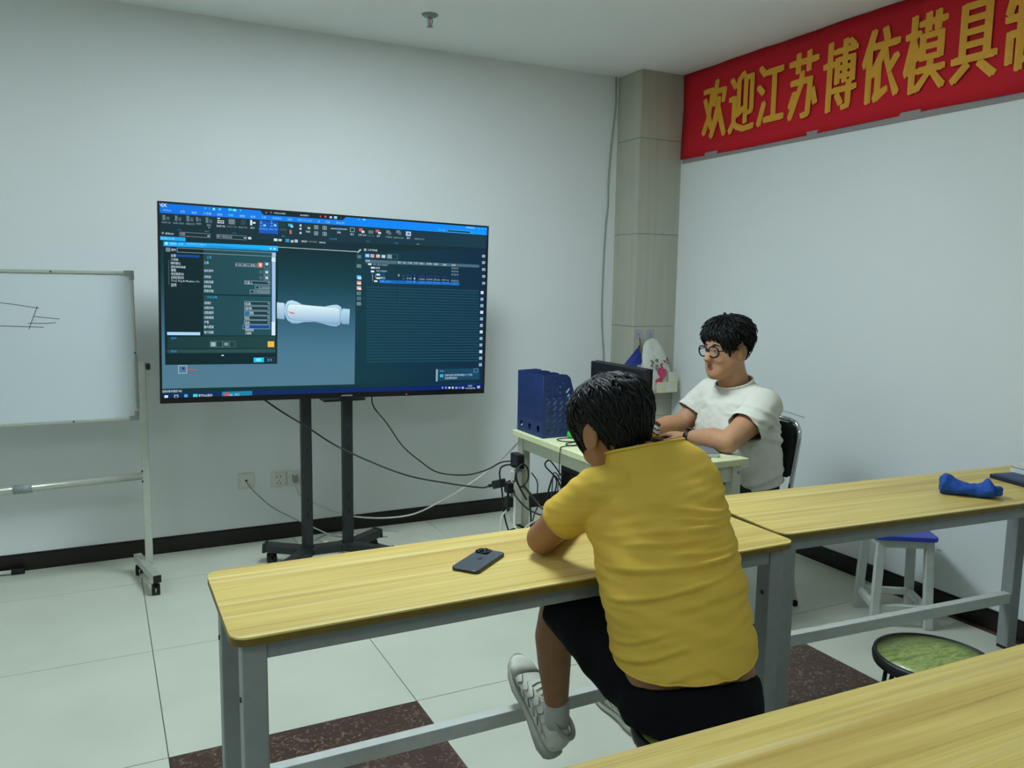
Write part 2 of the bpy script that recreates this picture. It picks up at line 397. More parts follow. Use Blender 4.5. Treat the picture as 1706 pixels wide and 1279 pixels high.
part('bezel', bz, 'bezel', tv)
part('logo', MB(TM).box(.02, .075, -.0046, -.004, -TH/2+.009, -TH/2+.014), 'silver_plastic', tv)
part('power_light', MB(TM).box(TW*.22, TW*.22+.008, -.0055, -.004, -TH/2+.006, -TH/2+.012), 'pink_print', tv)
# picture on the screen: flat print, coloured per face, lit by the screen itself
UI = json.loads(r'''[["q",2,[6,9],[1650,1],[1648,49],[6,52],"0070e0|0090ff"],["q",3,[442,4],[868,2],[845,26],[463,28],"06202c"],["q",2,[6,52],[1648,49],[1647,117],[4,153],"0a2a32|14384a"],["q",2,[912,184],[1647,117],[1651,858],[918,842],"0c3844|072840"],["q",5,[530,173],[918,174],[918,178],[530,176],"a8bcc4"],["v",3,177,915,845],["q",2,[6,862],[1645,861],[1644,893],[5,898],"062a52|04206a"],["q",2,[6,843],[1645,844],[1645,861],[6,862],"06302e|0a3440"],["r",3,442,57,531,114,"0a55b8"],["r",4,5,155,116,172,"18a8f4"],["q",4,[23,177],[530,174],[526,735],[23,734],"062429|08282e"],["q",5,[23,177],[530,170],[530,194],[22,198],"12a4fa|12b0ff"],["q",5,[193,185],[500,189],[499,597],[188,599],"1d4650|1d4f58"],["q",5,[33,606],[517,599],[517,659],[33,659],"16393c|1c4444"],["q",5,[32,663],[517,663],[517,681],[32,680],"24494a|2a5050"],["r",6,190,412,499,407,"06262c"],["r",6,53,232,175,243,"0d4694"],["r",6,33,584,175,598,"b0d8f8"],["r",6,501,201,518,532,"a0c0ea"],["r",6,500,532,517,597,"d8ecff"],["r",7,500,226,518,245,"d8eef0"],["r",6,481,626,512,654,"f0b840"],["r",6,415,704,463,727,"18c4f0"],["o",6,464,703,514,725,2,"2a5a78"],["q",6,[80,202],[520,202],[520,204],[80,204],"8fa8aa"],["q",6,[79,221],[520,219],[520,221],[79,223],"8fa8aa"],["r",6,79,202,81,223,"8fa8aa"],["r",6,518,202,520,221,"8fa8aa"],["r",6,374,339,492,356,"163a42"],["o",7,374,339,492,356,2,"9fbac4"],["r",6,422,362,492,377,"163a42"],["o",7,422,362,492,377,2,"9fbac4"],["r",6,399,382,491,398,"163a42"],["o",7,399,382,491,398,2,"9fbac4"],["r",6,373,436,491,455,"163a42"],["o",7,373,436,491,455,2,"9fbac4"],["r",6,373,459,491,478,"163a42"],["o",7,373,459,491,478,2,"9fbac4"],["r",6,373,482,491,501,"163a42"],["o",7,373,482,491,501,2,"9fbac4"],["r",6,373,504,491,523,"163a42"],["o",7,373,504,491,523,2,"9fbac4"],["r",6,372,526,491,545,"163a42"],["o",7,372,526,491,545,2,"9fbac4"],["r",6,333,255,431,270,"10303a"],["o",7,334,258,430,274,2,"9fbac4"],["o",7,464,250,492,277,2,"7f9aaa"],["o",7,463,284,492,309,2,"7f9aaa"],["o",7,463,312,492,335,2,"7f9aaa"],["r",7,434,252,458,276,"c86a58"],["r",8,442,255,452,271,"e8d8d0"],["r",8,471,252,484,264,"c0d4e0"],["r",8,470,290,484,302,"c0d4e0"],["r",8,470,317,484,329,"c0d4e0"],["r",7,442,290,456,303,"506a70"],["r",7,442,317,456,331,"506a70"],["r",8,374,549,489,564,"0a48a0"],["o",7,365,548,491,567,2,"9fbac4"],["r",8,376,484,394,501,"1a70b0"],["r",8,481,344,488,347,"c0d0d8"],["r",8,481,443,487,446,"c0d0d8"],["r",8,481,466,487,469,"c0d0d8"],["r",8,480,488,487,491,"c0d0d8"],["r",8,480,511,487,515,"c0d0d8"],["r",8,480,534,487,537,"c0d0d8"],["o",6,216,625,244,654,2,"5a7c80"],["o",6,246,625,274,654,2,"5a7c80"],["o",6,275,625,303,654,2,"5a7c80"],["o",6,304,625,332,654,2,"5a7c80"],["r",7,221,630,242,650,"9fb4b6"],["r",7,281,632,298,647,"7f9aa0"],["q",6,[43,259],[44,259],[44,370],[43,370],"7f9a9c"],["t",8,53,232,74,245,"主要","d8ecf4"],["t",8,53,250,84,262,"几何体","d8ecf4"],["t",8,52,266,94,278,"轴和避让","d8ecf4"],["t",8,52,283,115,294,"进给率和速度","d8ecf4"],["t",8,53,297,74,311,"策略","d8ecf4"],["t",8,53,314,106,327,"非切削移动","d8ecf4"],["t",8,53,330,106,343,"切削区域空间","d8ecf4"],["t",8,53,347,174,358,"Tool, Prg & Machine Co","d8ecf4"],["t",8,52,363,75,378,"选项","d8ecf4"],["t",8,55,207,75,218,"操作","d8ecf4"],["r",7,32,204,52,222,"6f8a90"],["t",8,206,233,227,245,"主要","40b0c8"],["t",8,194,258,215,270,"工具","d8ecf4"],["t",8,194,294,235,306,"指定部件","d8ecf4"],["t",8,194,322,224,334,"切削层","d8ecf4"],["t",8,194,345,235,358,"切削深度","d8ecf4"],["t",8,193,366,224,379,"部件余量","d8ecf4"],["t",8,193,386,235,399,"底面余量","d8ecf4"],["t",8,204,415,251,427,"刀轨设置","30b0d0"],["t",8,194,442,224,455,"切削模式","d8ecf4"],["t",8,193,464,234,477,"切削方向","d8ecf4"],["t",8,193,486,235,500,"切削顺序","d8ecf4"],["t",8,193,509,235,522,"切削角度","d8ecf4"],["t",8,193,530,213,544,"步距","d8ecf4"],["t",8,192,552,234,566,"最大距离","d8ecf4"],["t",8,192,577,234,591,"每刀深度","d8ecf4"],["t",8,336,262,424,272,"D16R0 (铣刀-5 参数)","d8ecf4"],["t",8,377,343,410,356,"刀具 %","d8ecf4"],["t",8,440,365,488,376,"0.0000","b8ccd4"],["t",8,416,384,488,396,"0.0000000","b8ccd4"],["t",9,377,441,403,454,"往复","d8ecf4"],["t",9,377,463,408,476,"逆铣","d8ecf4"],["t",9,376,508,397,522,"恒定","d8ecf4"],["t",9,376,531,398,544,"恒定","d8ecf4"],["t",9,376,549,396,563,"恒定","d8ecf4"],["t",9,376,565,416,578,"残余高度","d8ecf4"],["t",9,376,581,405,594,"刀路数","d8ecf4"],["t",9,396,485,415,498,"跟随","d8ecf4"],["t",7,49,606,73,618,"操作","2a90e0"],["t",7,48,667,73,679,"预览","2a90e0"],["t",8,428,708,450,722,"确定","e0faff"],["t",8,478,709,501,722,"取消","6aa8d0"],["r",7,268,690,279,695,"d0e0e0"],["t",6,12,159,70,169,"铣削工序","8fe0ff"],["t",7,49,180,105,191,"型腔铣 - 工序","a8ecff"],["t",7,123,179,203,188,"[CAVITY_MILL]","90e0ff"],["r",7,29,180,41,192,"b0ecff"],["r",7,492,179,499,188,"b0ecff"],["r",7,509,179,518,188,"b0ecff"],["t",7,6,9,39,25,"NX","f4fbff"],["t",6,23,35,57,44,"文件(F)","8fe0ff"],["t",6,94,34,114,45,"主页","8fe0ff"],["t",6,143,36,165,46,"装配","8fe0ff"],["t",6,193,35,227,45,"工具箱","8fe0ff"],["t",6,254,35,276,46,"曲线","8fe0ff"],["t",6,303,35,325,46,"分析","8fe0ff"],["t",6,353,35,376,46,"视图","8fe0ff"],["t",6,402,35,425,46,"选择","8fe0ff"],["t",6,454,34,474,45,"工具","8fe0ff"],["t",6,503,35,547,44,"应用模块","8fe0ff"],["t",6,575,35,596,46,"内部","8fe0ff"],["t",6,624,35,693,43,"星空 V6.935F","8fe0ff"],["t",6,721,34,732,45,"A","8fe0ff"],["t",6,760,35,781,45,"布局","8fe0ff"],["t",6,812,35,854,45,"第三方","8fe0ff"],["r",6,80,48,131,48,"a0e8f0"],["r",6,197,12,207,22,"30a0f0"],["r",6,218,11,222,22,"30a0f0"],["r",6,235,13,244,23,"90f0f0"],["r",6,259,12,271,22,"40c0f0"],["r",6,303,10,319,20,"40d0e0"],["r",6,323,11,339,21,"60e8d0"],["r",6,355,10,360,21,"40c0f0"],["r",6,470,13,479,20,"5a7080"],["r",6,494,11,499,17,"8aa0b0"],["t",6,511,11,565,19,"1920x1080","d8ecf4"],["t",6,634,12,677,20,"会议模式","d8ecf4"],["r",6,730,11,738,19,"b04a58"],["r",6,754,10,763,19,"d85a60"],["r",6,779,11,791,20,"c8dce4"],["r",6,801,8,817,21,"90d8f4"],["r",6,832,12,839,19,"405868"],["r",6,920,13,935,20,"20b0f8"],["r",6,948,11,962,19,"60e0ff"],["t",6,1519,11,1571,20,"SIEMENS","a0f0ff"],["r",6,1593,15,1603,21,"40b8f8"],["r",6,1614,13,1624,19,"40b8f8"],["r",6,1633,12,1643,18,"40b8f8"],["r",6,1410,35,1543,45,"0c3048"],["o",7,1410,35,1548,46,2,"70a8c0"],["r",6,1362,34,1373,43,"30b0f8"],["r",6,1382,35,1396,44,"30b0f8"],["o",6,1555,36,1572,48,2,"38a8f0"],["o",6,1586,34,1603,46,2,"38a8f0"],["o",6,1610,32,1627,45,2,"38a8f0"],["r",5,20,60,32,83,"5f787c"],["r",5,36,67,49,81,"4a6064"],["t",6,16,89,54,97,"创建刀具","8fa4a6"],["r",5,72,59,83,83,"5f787c"],["r",5,87,66,99,82,"4a6064"],["t",6,63,89,109,97,"创建几何体","8fa4a6"],["r",5,121,56,133,82,"5f787c"],["r",5,137,64,150,81,"4a6064"],["t",6,117,88,155,97,"创建工序","8fa4a6"],["r",5,162,59,171,79,"5f787c"],["r",5,174,65,183,78,"4a6064"],["t",6,161,85,184,94,"创建程序","8fa4a6"],["r",5,203,58,215,83,"5f787c"],["r",5,219,66,231,82,"4a6064"],["t",6,208,88,226,98,"属性","8fa4a6"],["r",6,214,102,221,106,"8fa4a6"],["t",6,81,118,99,126,"刀片","2a78a8"],["t",6,198,118,218,125,"操作","30a0b0"],["r",6,254,56,266,61,"c8dce0"],["r",6,254,67,265,72,"c8dce0"],["r",6,254,76,265,81,"c8dce0"],["o",6,268,67,283,81,4,"c8dce0"],["t",6,250,89,289,98,"生成刀轨","d8ecf4"],["r",5,304,58,332,82,"6a807c"],["t",6,296,90,341,96,"列出刀轨","8fa4a6"],["r",5,359,58,380,80,"2c4448"],["t",6,349,89,388,97,"确认刀轨","8fa4a6"],["r",6,401,56,410,80,"d8ecf4"],["r",6,413,64,425,72,"d8ecf4"],["t",6,402,88,422,96,"更多","d8ecf4"],["t",6,318,118,338,126,"工序","3a80b0"],["r",5,447,57,456,62,"50a8f0"],["r",5,447,67,456,71,"50a8f0"],["r",5,447,79,456,83,"50a8f0"],["r",5,461,72,473,81,"80d0ff"],["r",5,495,54,504,58,"50a8f0"],["r",5,495,63,504,68,"50a8f0"],["r",5,495,75,504,80,"50a8f0"],["r",5,510,68,522,78,"80d0ff"],["t",6,443,89,482,98,"机床仿真","60c0f8"],["t",6,488,88,526,97,"确认刀轨","60c0f8"],["r",5,538,60,563,79,"1c3638"],["t",6,535,87,571,95,"过切检查","5f787c"],["r",5,578,61,599,73,"40a8e0"],["r",6,589,69,601,78,"90e0f0"],["r",5,584,90,595,109,"b06a58"],["t",6,546,118,565,126,"显示","3090c0"],["r",5,632,60,642,70,"c0d0d4"],["r",5,632,76,642,86,"c0d0d4"],["r",5,632,96,642,106,"c0d0d4"],["r",5,657,60,688,73,"2a3a38"],["r",6,671,71,684,80,"90d0a0"],["t",6,662,88,683,97,"动画","d8ecf4"],["o",5,703,60,723,78,3,"9ab4bc"],["r",6,709,65,717,73,"9ab4bc"],["o",5,745,60,765,78,3,"9ab4bc"],["r",6,751,65,759,73,"9ab4bc"],["o",5,703,89,723,107,3,"9ab4bc"],["r",6,709,94,717,102,"9ab4bc"],["o",5,745,89,765,107,3,"9ab4bc"],["r",6,752,94,759,102,"9ab4bc"],["q",5,[785,68],[868,67],[868,71],[785,72],"b0c4c8"],["r",6,817,64,830,76,"3a78d8"],["t",6,817,82,836,91,"速度","d8ecf4"],["t",6,778,116,816,124,"刀轨动画","28a0b8"],["o",5,883,59,906,80,3,"9ab4bc"],["t",6,884,87,904,97,"更多","d8ecf4"],["r",5,929,59,948,74,"c86058"],["r",6,942,70,957,81,"d8d8d4"],["r",5,1016,60,1035,74,"c86058"],["r",6,1029,71,1044,81,"d8d8d4"],["r",5,978,66,1003,82,"5f787c"],["t",6,925,87,967,97,"工件 IPW","d8ecf4"],["t",6,974,88,1010,98,"分析 IPW","5f787c"],["t",6,1023,87,1040,97,"更多","d8ecf4"],["r",5,1072,60,1091,75,"6a8288"],["r",5,1083,67,1098,82,"56707a"],["r",5,1126,56,1146,71,"6a8288"],["r",5,1137,64,1153,78,"56707a"],["t",6,1067,89,1104,98,"刀具路径","8fa4a6"],["t",6,1111,90,1165,98,"创建车间文档","8fa4a6"],["r",5,1179,59,1206,81,"c8d8f0"],["r",6,1186,64,1201,76,"5a78b0"],["t",6,1184,87,1203,97,"更多","d8ecf4"],["t",6,1225,89,1281,97,"创建特征工序","8fa4a6"],["t",6,1118,117,1137,127,"分析","2a90c8"],["t",6,968,118,987,126,"IPW","5f787c"],["t",6,1238,117,1254,124,"特征","8fa4a6"],["t",6,31,137,66,148,"菜单(M)","d8ecf4"],["r",6,16,136,25,145,"a08090"],["o",6,91,131,222,150,2,"8f9ea0"],["t",7,95,134,114,145,"无选择","b8c8cc"],["r",7,210,140,218,144,"d8ecf4"],["o",6,250,131,384,150,2,"8f9ea0"],["t",7,253,135,319,146,"整个装配过滤","a8b8cc"],["r",7,372,139,381,143,"d8ecf4"],["r",6,391,135,406,146,"c8d4d4"],["r",6,510,135,527,147,"d0e4e4"],["r",6,532,136,547,146,"c0d4d4"],["r",6,565,133,583,149,"3090c8"],["r",6,590,138,603,149,"b8c8cc"],["r",6,608,134,624,148,"b0c4cc"],["t",6,641,136,670,145,"视图选项","d8ecf4"],["t",6,678,136,723,143,"显示曲面...","8fa4a6"],["t",6,729,137,760,145,"编辑对象","d8ecf4"],["r",6,919,238,942,255,"6a8482"],["r",6,920,293,942,311,"50b8e8"],["r",6,920,321,943,339,"d89080"],["r",6,920,347,943,365,"d8a8a0"],["r",6,920,374,943,392,"5a7c7c"],["r",6,921,400,944,418,"4a6c74"],["r",6,921,426,944,444,"6a8488"],["r",7,925,301,944,313,"c0ecfa"],["r",7,926,329,943,339,"e8e4e0"],["r",7,928,356,944,366,"f0e8e4"],["q",6,[918,178],[937,161],[944,166],[924,183],"9ab8b8"],["r",6,922,192,941,208,"5a787c"],["t",6,975,159,1026,169,"工序导航器","d8ecf4"],["r",6,956,158,968,170,"a0b8c4"],["r",5,961,181,986,204,"0c58a8"],["r",6,964,185,984,200,"90d8f8"],["r",6,990,184,1010,201,"d8a0a0"],["r",6,1020,184,1040,200,"d8b8b4"],["r",6,1049,185,1069,200,"c0d4dc"],["o",6,1076,179,1137,203,2,"506e80"],["r",6,1080,182,1104,201,"8098a4"],["q",5,[962,212],[1604,210],[1604,225],[963,230],"4a6a7a"],["t",7,965,213,988,223,"名称","d8ecf4"],["t",7,1137,214,1154,224,"换刀","d8ecf4"],["t",7,1165,215,1180,225,"刀轨","d8ecf4"],["t",7,1192,214,1214,223,"刀具","d8ecf4"],["t",7,1227,213,1246,223,"刀号","d8ecf4"],["t",7,1257,214,1277,224,"时间","d8ecf4"],["t",7,1297,213,1324,222,"长度","d8ecf4"],["t",7,1338,213,1360,223,"进给","d8ecf4"],["t",7,1389,214,1409,224,"速度","d8ecf4"],["t",7,1441,214,1462,224,"时间","d8ecf4"],["t",7,1005,232,1082,240,"NC_PROGRAM","b8d0d8"],["t",7,1010,247,1041,257,"未用项","d8ecf4"],["t",7,1023,262,1077,272,"PROGRAM","b0c8d4"],["t",7,1040,279,1071,289,"粗加工","1a60c8"],["t",7,1041,295,1071,307,"精加工","d8ecf4"],["q",6,[1039,312],[1488,308],[1489,325],[1039,328],"0a68c8|0a60b8"],["t",8,1042,313,1100,323,"半精_COPY","60b8f8"],["r",7,978,231,996,239,"d8ecf4"],["r",7,993,248,1011,256,"d8ecf4"],["r",7,993,266,1011,275,"d8ecf4"],["r",7,1023,281,1041,290,"d8ecf4"],["r",7,1023,299,1042,307,"d8ecf4"],["r",7,1011,315,1029,323,"d8ecf4"],["q",7,[1000,283],[1003,283],[1004,319],[1002,319],"a0b8c0"],["q",7,[1017,282],[1019,282],[1020,304],[1018,304],"a0b8c0"],["t",7,1439,230,1479,239,"01:26:13","b0c8d0"],["t",7,1439,247,1480,256,"00:00:00","b0c8d0"],["t",7,1440,263,1480,273,"01:26:13","b0c8d0"],["t",8,1187,277,1214,287,"D16R","3040b0"],["t",8,1227,277,1233,287,"1","3040b0"],["t",8,1254,279,1287,289,"0.0000","3040b0"],["t",8,1296,278,1331,288,"0.3000","3040b0"],["t",8,1337,278,1372,288,"250 mm","3040b0"],["t",8,1386,279,1426,288,"1800 rp","3040b0"],["t",8,1439,280,1481,290,"00:26:13","3040b0"],["t",8,1188,293,1214,303,"D16R","b8ccd8"],["t",8,1227,293,1234,303,"1","b8ccd8"],["t",8,1254,295,1287,305,"0.0000","b8ccd8"],["t",8,1296,294,1331,304,"0.3000","b8ccd8"],["t",8,1338,294,1373,304,"250 mm","b8ccd8"],["t",8,1386,295,1426,305,"1800 rp","b8ccd8"],["t",8,1439,296,1481,306,"00:26:13","b8ccd8"],["t",8,1188,309,1214,319,"D16R","50a8f0"],["t",8,1227,309,1234,319,"1","50a8f0"],["t",8,1255,311,1288,321,"0.0000","50a8f0"],["t",8,1297,310,1331,320,"0.3000","50a8f0"],["t",8,1338,310,1373,320,"250 mm","50a8f0"],["t",8,1387,311,1427,321,"1800 rp","50a8f0"],["t",8,1440,313,1481,322,"00:26:13","50a8f0"],["q",8,[1164,284],[1170,289],[1179,278],[1171,287],"80d060"],["q",8,[1165,300],[1170,305],[1180,294],[1171,302],"50c8a0"],["r",7,1139,279,1147,290,"90a8b0"],["q",6,[1130,216],[1133,216],[1136,411],[1133,411],"062c34"],["s",970,347,1606,7],["s",971,361,1606,7],["s",971,376,1607,7],["s",971,390,1607,7],["s",971,405,1608,7],["s",971,419,1608,7],["s",971,434,1609,7],["s",972,448,1609,7],["s",972,463,1610,7],["s",972,477,1610,7],["s",972,492,1610,7],["s",972,506,1611,7],["s",972,521,1611,7],["s",973,536,1612,7],["s",973,550,1612,7],["s",973,565,1613,7],["s",973,580,1613,7],["s",973,594,1614,7],["s",973,609,1614,7],["s",974,623,1615,7],["s",974,638,1615,7],["s",974,653,1616,7],["s",974,668,1616,7],["s",974,682,1617,7],["s",974,697,1617,7],["s",975,712,1618,7],["s",975,727,1618,7],["r",6,1619,155,1638,170,"8fa8b8"],["r",6,1620,190,1639,204,"8fa8b8"],["r",6,1621,227,1641,241,"8fa8b8"],["r",6,1623,264,1642,278,"8fa8b8"],["r",6,1624,301,1643,315,"8fa8b8"],["r",6,1617,351,1634,367,"d0e0e8"],["r",6,1617,387,1634,403,"8fb0c4"],["r",6,1617,422,1635,438,"8fb0c4"],["r",6,1617,458,1635,474,"d0e0e8"],["r",6,1617,494,1635,510,"8fb0c4"],["r",6,1618,529,1635,546,"8fb0c4"],["r",6,1618,565,1635,581,"d0e0e8"],["r",6,1618,601,1635,617,"8fb0c4"],["r",6,1618,637,1635,653,"8fb0c4"],["r",6,1618,673,1636,690,"d0e0e8"],["r",6,1618,709,1636,726,"8fb0c4"],["r",6,1618,745,1636,762,"8fb0c4"],["q",5,[1368,774],[1622,772],[1624,834],[1370,838],"124058|10486a"],["r",6,1363,774,1374,840,"8aa8b8"],["t",7,1383,780,1409,789,"消息","60b8d8"],["o",7,1387,803,1406,818,8,"50b8e8"],["t",7,1415,802,1579,815,"已成功生成刀轨并验证通过 (1 个工序)","d8ecf4"],["t",7,1415,818,1488,829,"正在更新显示","d8ecf4"],["o",7,1588,774,1613,795,2,"8aa8b8"],["r",6,1400,870,1407,880,"a0b0d8"],["r",6,1418,870,1429,881,"8090b8"],["r",6,1438,871,1450,881,"c8e0e8"],["r",6,1458,871,1469,882,"c0d870"],["r",6,1479,872,1491,883,"90a8e0"],["r",6,1498,872,1510,883,"5070c0"],["r",6,1518,873,1530,884,"b0c0e0"],["t",6,1556,864,1580,874,"14:25","d8ecf4"],["t",6,1540,879,1598,890,"2025/08/28","d8ecf4"],["r",6,1611,870,1628,884,"a0b0e8"],["t",6,7,850,93,862,"选择对象并使用 MB3","d8ecf4"],["r",6,18,874,33,888,"c8ecfc"],["o",6,59,873,77,888,4,"b0c8d8"],["r",6,103,872,117,890,"50a8f0"],["r",6,141,872,161,888,"40d0d8"],["t",6,165,873,227,887,"星空NX软件","d8ecf4"],["r",6,136,894,265,901,"90a8d0"],["q",5,[269,865],[408,864],[408,898],[269,896],"2080a8"],["r",6,281,870,300,888,"e04a58"],["t",6,302,874,350,887,"NX - 加工","c8f0fc"],["o",3,78,737,116,775,4,"a0b8c0"],["r",5,95,747,105,757,"1030a0"],["q",5,[115,754],[163,757],[163,762],[115,758],"c05060"],["p",5,[[525,438],[561,441],[561,519],[525,516]],"c8e4f4|88b0d0"],["p",5,[[848,461],[886,464],[883,540],[843,538]],"b8e0f4|80a8cc"],["p",6,[[561,481],[563,451],[576,431],[596,426],[621,433],[646,446],[702,451],[758,453],[795,445],[821,443],[840,453],[848,481],[845,517],[835,541],[817,551],[790,549],[754,539],[712,530],[656,531],[626,538],[598,538],[576,524],[565,504]],"c0e0f2|8cb4d4"],["p",7,[[570,481],[573,454],[583,444],[639,445],[702,450],[760,453],[824,457],[835,465],[840,492],[835,530],[819,542],[755,534],[692,528],[609,522],[583,515],[573,502]],"86aacb|7094b8"],["p",8,[[573,481],[576,456],[586,446],[641,447],[702,452],[758,455],[821,458],[832,466],[836,492],[831,528],[816,539],[754,531],[692,525],[611,521],[586,513],[576,501]],"e0f8fc|84acd2"],["q",10,[573,480],[601,485],[613,489],[598,493],"d06a78"]]''')
sv, sf, sc = [], [], []
UW, UH = 1654.3, 912.0
def sp(x, y, ly): return TM @ Vector(((x/UW-.5)*TW, -.0006-ly*.00028, (.5-y/UH)*TH))
def hexc(c): return [lin(c[i:i+6]) for i in range(0, len(c), 7)]
def face(pts, ly, cols):
    o = len(sv); sv.extend(sp(x, y, ly) for x, y in pts); sf.append(tuple(range(o, o+len(pts)))); sc.extend(cols)
def rect(x0, y0, x1, y1, ly, c): face([(x0, y0), (x1, y0), (x1, y1), (x0, y1)], ly, [c]*4)
rect(7, 7, UW-7, UH-20, 1, lin('0a2a32'))
tq = []
for e in UI:
    k = e[0]
    if k == 'r': rect(*e[2:6], e[1], hexc(e[6])[0])
    elif k == 'q':
        h = hexc(e[6]); h = h if len(h) == 2 else h*2; face(e[2:6], e[1], [h[0], h[1], h[1], h[0]])
    elif k == 'o':
        x0, y0, x1, y1, ww, c = e[2:8]; c = hexc(c)[0]; ww *= .8
        for a in ((x0, y0, x1, y0+ww), (x0, y1-ww, x1, y1), (x0, y0, x0+ww, y1), (x1-ww, y0, x1, y1)): rect(*a, e[1], c)
    elif k == 'v':
        x0, y0, x1, y1 = e[1:5]; n = 10; st = [lin('06282f'), lin('0b4049'), lin('2f5f74'), lin('4a7790'), lin('507a8c')]
        def gc(t): t *= 4; i = min(int(t), 3); return tuple(a+(b-a)*(t-i) for a, b in zip(st[i], st[i+1]))
        for q in range(n):
            a, b = y0+(y1-y0)*q/n, y0+(y1-y0)*(q+1)/n; ca, cb = gc(q/n), gc((q+1)/n)
            face([(x0, a), (x1, a), (x1, b), (x0, b)], 2, [ca, ca, cb, cb])
    elif k == 's': rect(e[1], e[2], e[3], e[2]+e[4], 5, lin('154858'))
    elif k == 'p':
        h = hexc(e[3]); ys = [p[1] for p in e[2]]; a, b = min(ys), max(ys)
        face(e[2], e[1], [tuple(u+(v-u)*(p[1]-a)/(b-a) for u, v in zip(*h)) for p in e[2]])
    elif k == 't': tq.append(e)
for e, me in zip(tq, text_meshes([(e[6], 0) for e in tq])):
    if not me.vertices: continue
    vs = [v.co for v in me.vertices]; xa, xb = min(v.x for v in vs), max(v.x for v in vs); ya, yb = min(v.y for v in vs), max(v.y for v in vs)
    x0, y0, x1, y1 = e[2:6]; c = hexc(e[7])[0]
    for p in me.polygons:
        face([(x0+(vs[i].x-xa)/(xb-xa)*(x1-x0), y1-(vs[i].y-ya)/max(yb-ya, .01)*(y1-y0)) for i in p.vertices], e[1], [c]*len(p.vertices))
me = bpy.data.meshes.new('screen'); me.from_pydata([tuple(p) for p in sv], [], sf)
ca = me.color_attributes.new('picture', 'FLOAT_COLOR', 'CORNER')
ca.data.foreach_set('color', np.array([(*c, 1) for c in sc], dtype=np.float32).ravel())
m = bpy.data.materials.new('screen_picture'); m.use_nodes = True; nt = m.node_tree; p = nt.nodes['Principled BSDF']
at = nt.nodes.new('ShaderNodeVertexColor'); at.layer_name = 'picture'
p.inputs['Base Color'].default_value = (.004, .004, .005, 1); p.inputs['Roughness'].default_value = .35; p.inputs['Specular IOR Level'].default_value = .2
nt.links.new(at.outputs[0], p.inputs['Emission Color']); p.inputs['Emission Strength'].default_value = 1.0
MATS['screen_picture'] = m
so = link('screen', me, 'screen_picture', tv, True)
so['label'] = 'lit screen with blue title bar, dialog box and grey machined part'

st = thing('television_stand', 'black rolling television stand with two upright columns', 'stand', (1.01, 4.09, 0))
for x in (.911, 1.122):
    cpart = part('column', MB().box(x-.026, x+.026, 4.065, 4.115, .075, 1.52), 'black_metal', st, True, .008)
    part('collar', MB().box(x-.042, x+.042, 4.048, 4.132, .062, .092), 'black_plastic', cpart, True, .01)
    for z in (.25, .33, .58, .66): part('slot', MB().box(x-.005, x+.005, 4.0635, 4.066, z, z+.03), 'rubber', cpart)
part('crossbar', MB().box(.93, 1.10, 4.06, 4.12, .048, .092), 'black_metal', st, True, .005)
for sx, cx in ((-1, .911), (1, 1.122)):
    for sy, ty in ((1, 4.19), (-1, 3.86)):
        tx = cx+sx*(.19 if sy > 0 else .15)
        lg = MB(); a = Vector((cx-sx*.01, 4.09, .068)); b = Vector((tx, ty, .085)); lg.bar(a, b, .062, .045)
        lo = part('leg', lg, 'black_metal', st, True, .008)
        part('end_cap', MB().bar(b-(b-a).normalized()*.004, b+(b-a).normalized()*.012, .066, .05), 'black_plastic', lo, True, .004)
        cc = b-(b-a).normalized()*.03
        c = MB().cyl((cc.x, cc.y, .038), (cc.x, cc.y, .07), .012, 10)
        for dx in (-.013, .013): c.lathe((cc.x+dx-.010, cc.y+.010, .025), [(.008, 0), (.025, .001), (.025, .019), (.008, .020)], 16, 'x')
        part('caster', c, 'rubber', lo)
part('mount_plate', MB().box(.82, 1.22, 4.045, 4.066, 1.12, 1.5).box(.86, .90, 4.04, 4.062, 1.1, 1.52).box(1.14, 1.18, 4.04, 4.062, 1.1, 1.52), 'black_metal', st)
part('tray', MB().box(.99, 1.20, 4.02, 4.12, .845, .857), 'black_metal', st)

# ------------------------------------------------------------------ whiteboard on castors
wb = thing('whiteboard', 'mobile whiteboard with a pencil-thin ink sketch, on an aluminium frame', 'whiteboard', (-.6, 4.19, 0))
WX0, WX1, WZ0, WZ1 = -1.36, .153, .785, 1.478
part('board', MB().box(WX0+.008, WX1-.008, 4.195, 4.212, WZ0+.008, WZ1-.008), 'whiteboard_face', wb)
for x0, x1, z0, z1 in ((WX0, WX1, WZ1-.014, WZ1), (WX0, WX1, WZ0, WZ0+.014), (WX0, WX0+.014, WZ0, WZ1), (WX1-.014, WX1, WZ0, WZ1)):
    part('frame_bar', MB().box(x0, x1, 4.187, 4.214, z0, z1), 'aluminium', wb, True, .003)
for x in (WX0, WX1):
    for z in (WZ0, WZ1):
        sx = 1 if x > 0 else -1; sz = 1 if z > 1 else -1
        part('corner_cap', MB().prism([(x+sx*.003, 4.184, z+sz*.003), (x-sx*.04, 4.184, z+sz*.003), (x-sx*.04, 4.184, z-sz*.016), (x-sx*.016, 4.184, z-sz*.018), (x-sx*.018, 4.184, z-sz*.04), (x+sx*.003, 4.184, z-sz*.04)], (0, .033, 0)), 'silver_plastic', wb)
for x, z in ((-.18, WZ1-.007), (-.12, WZ0+.007), (WX1-.007, 1.1)): part('screw', MB().lathe((x, 4.187, z), [(.004, 0), (.004, .002)], 8, 'y'), 'black_metal', wb)
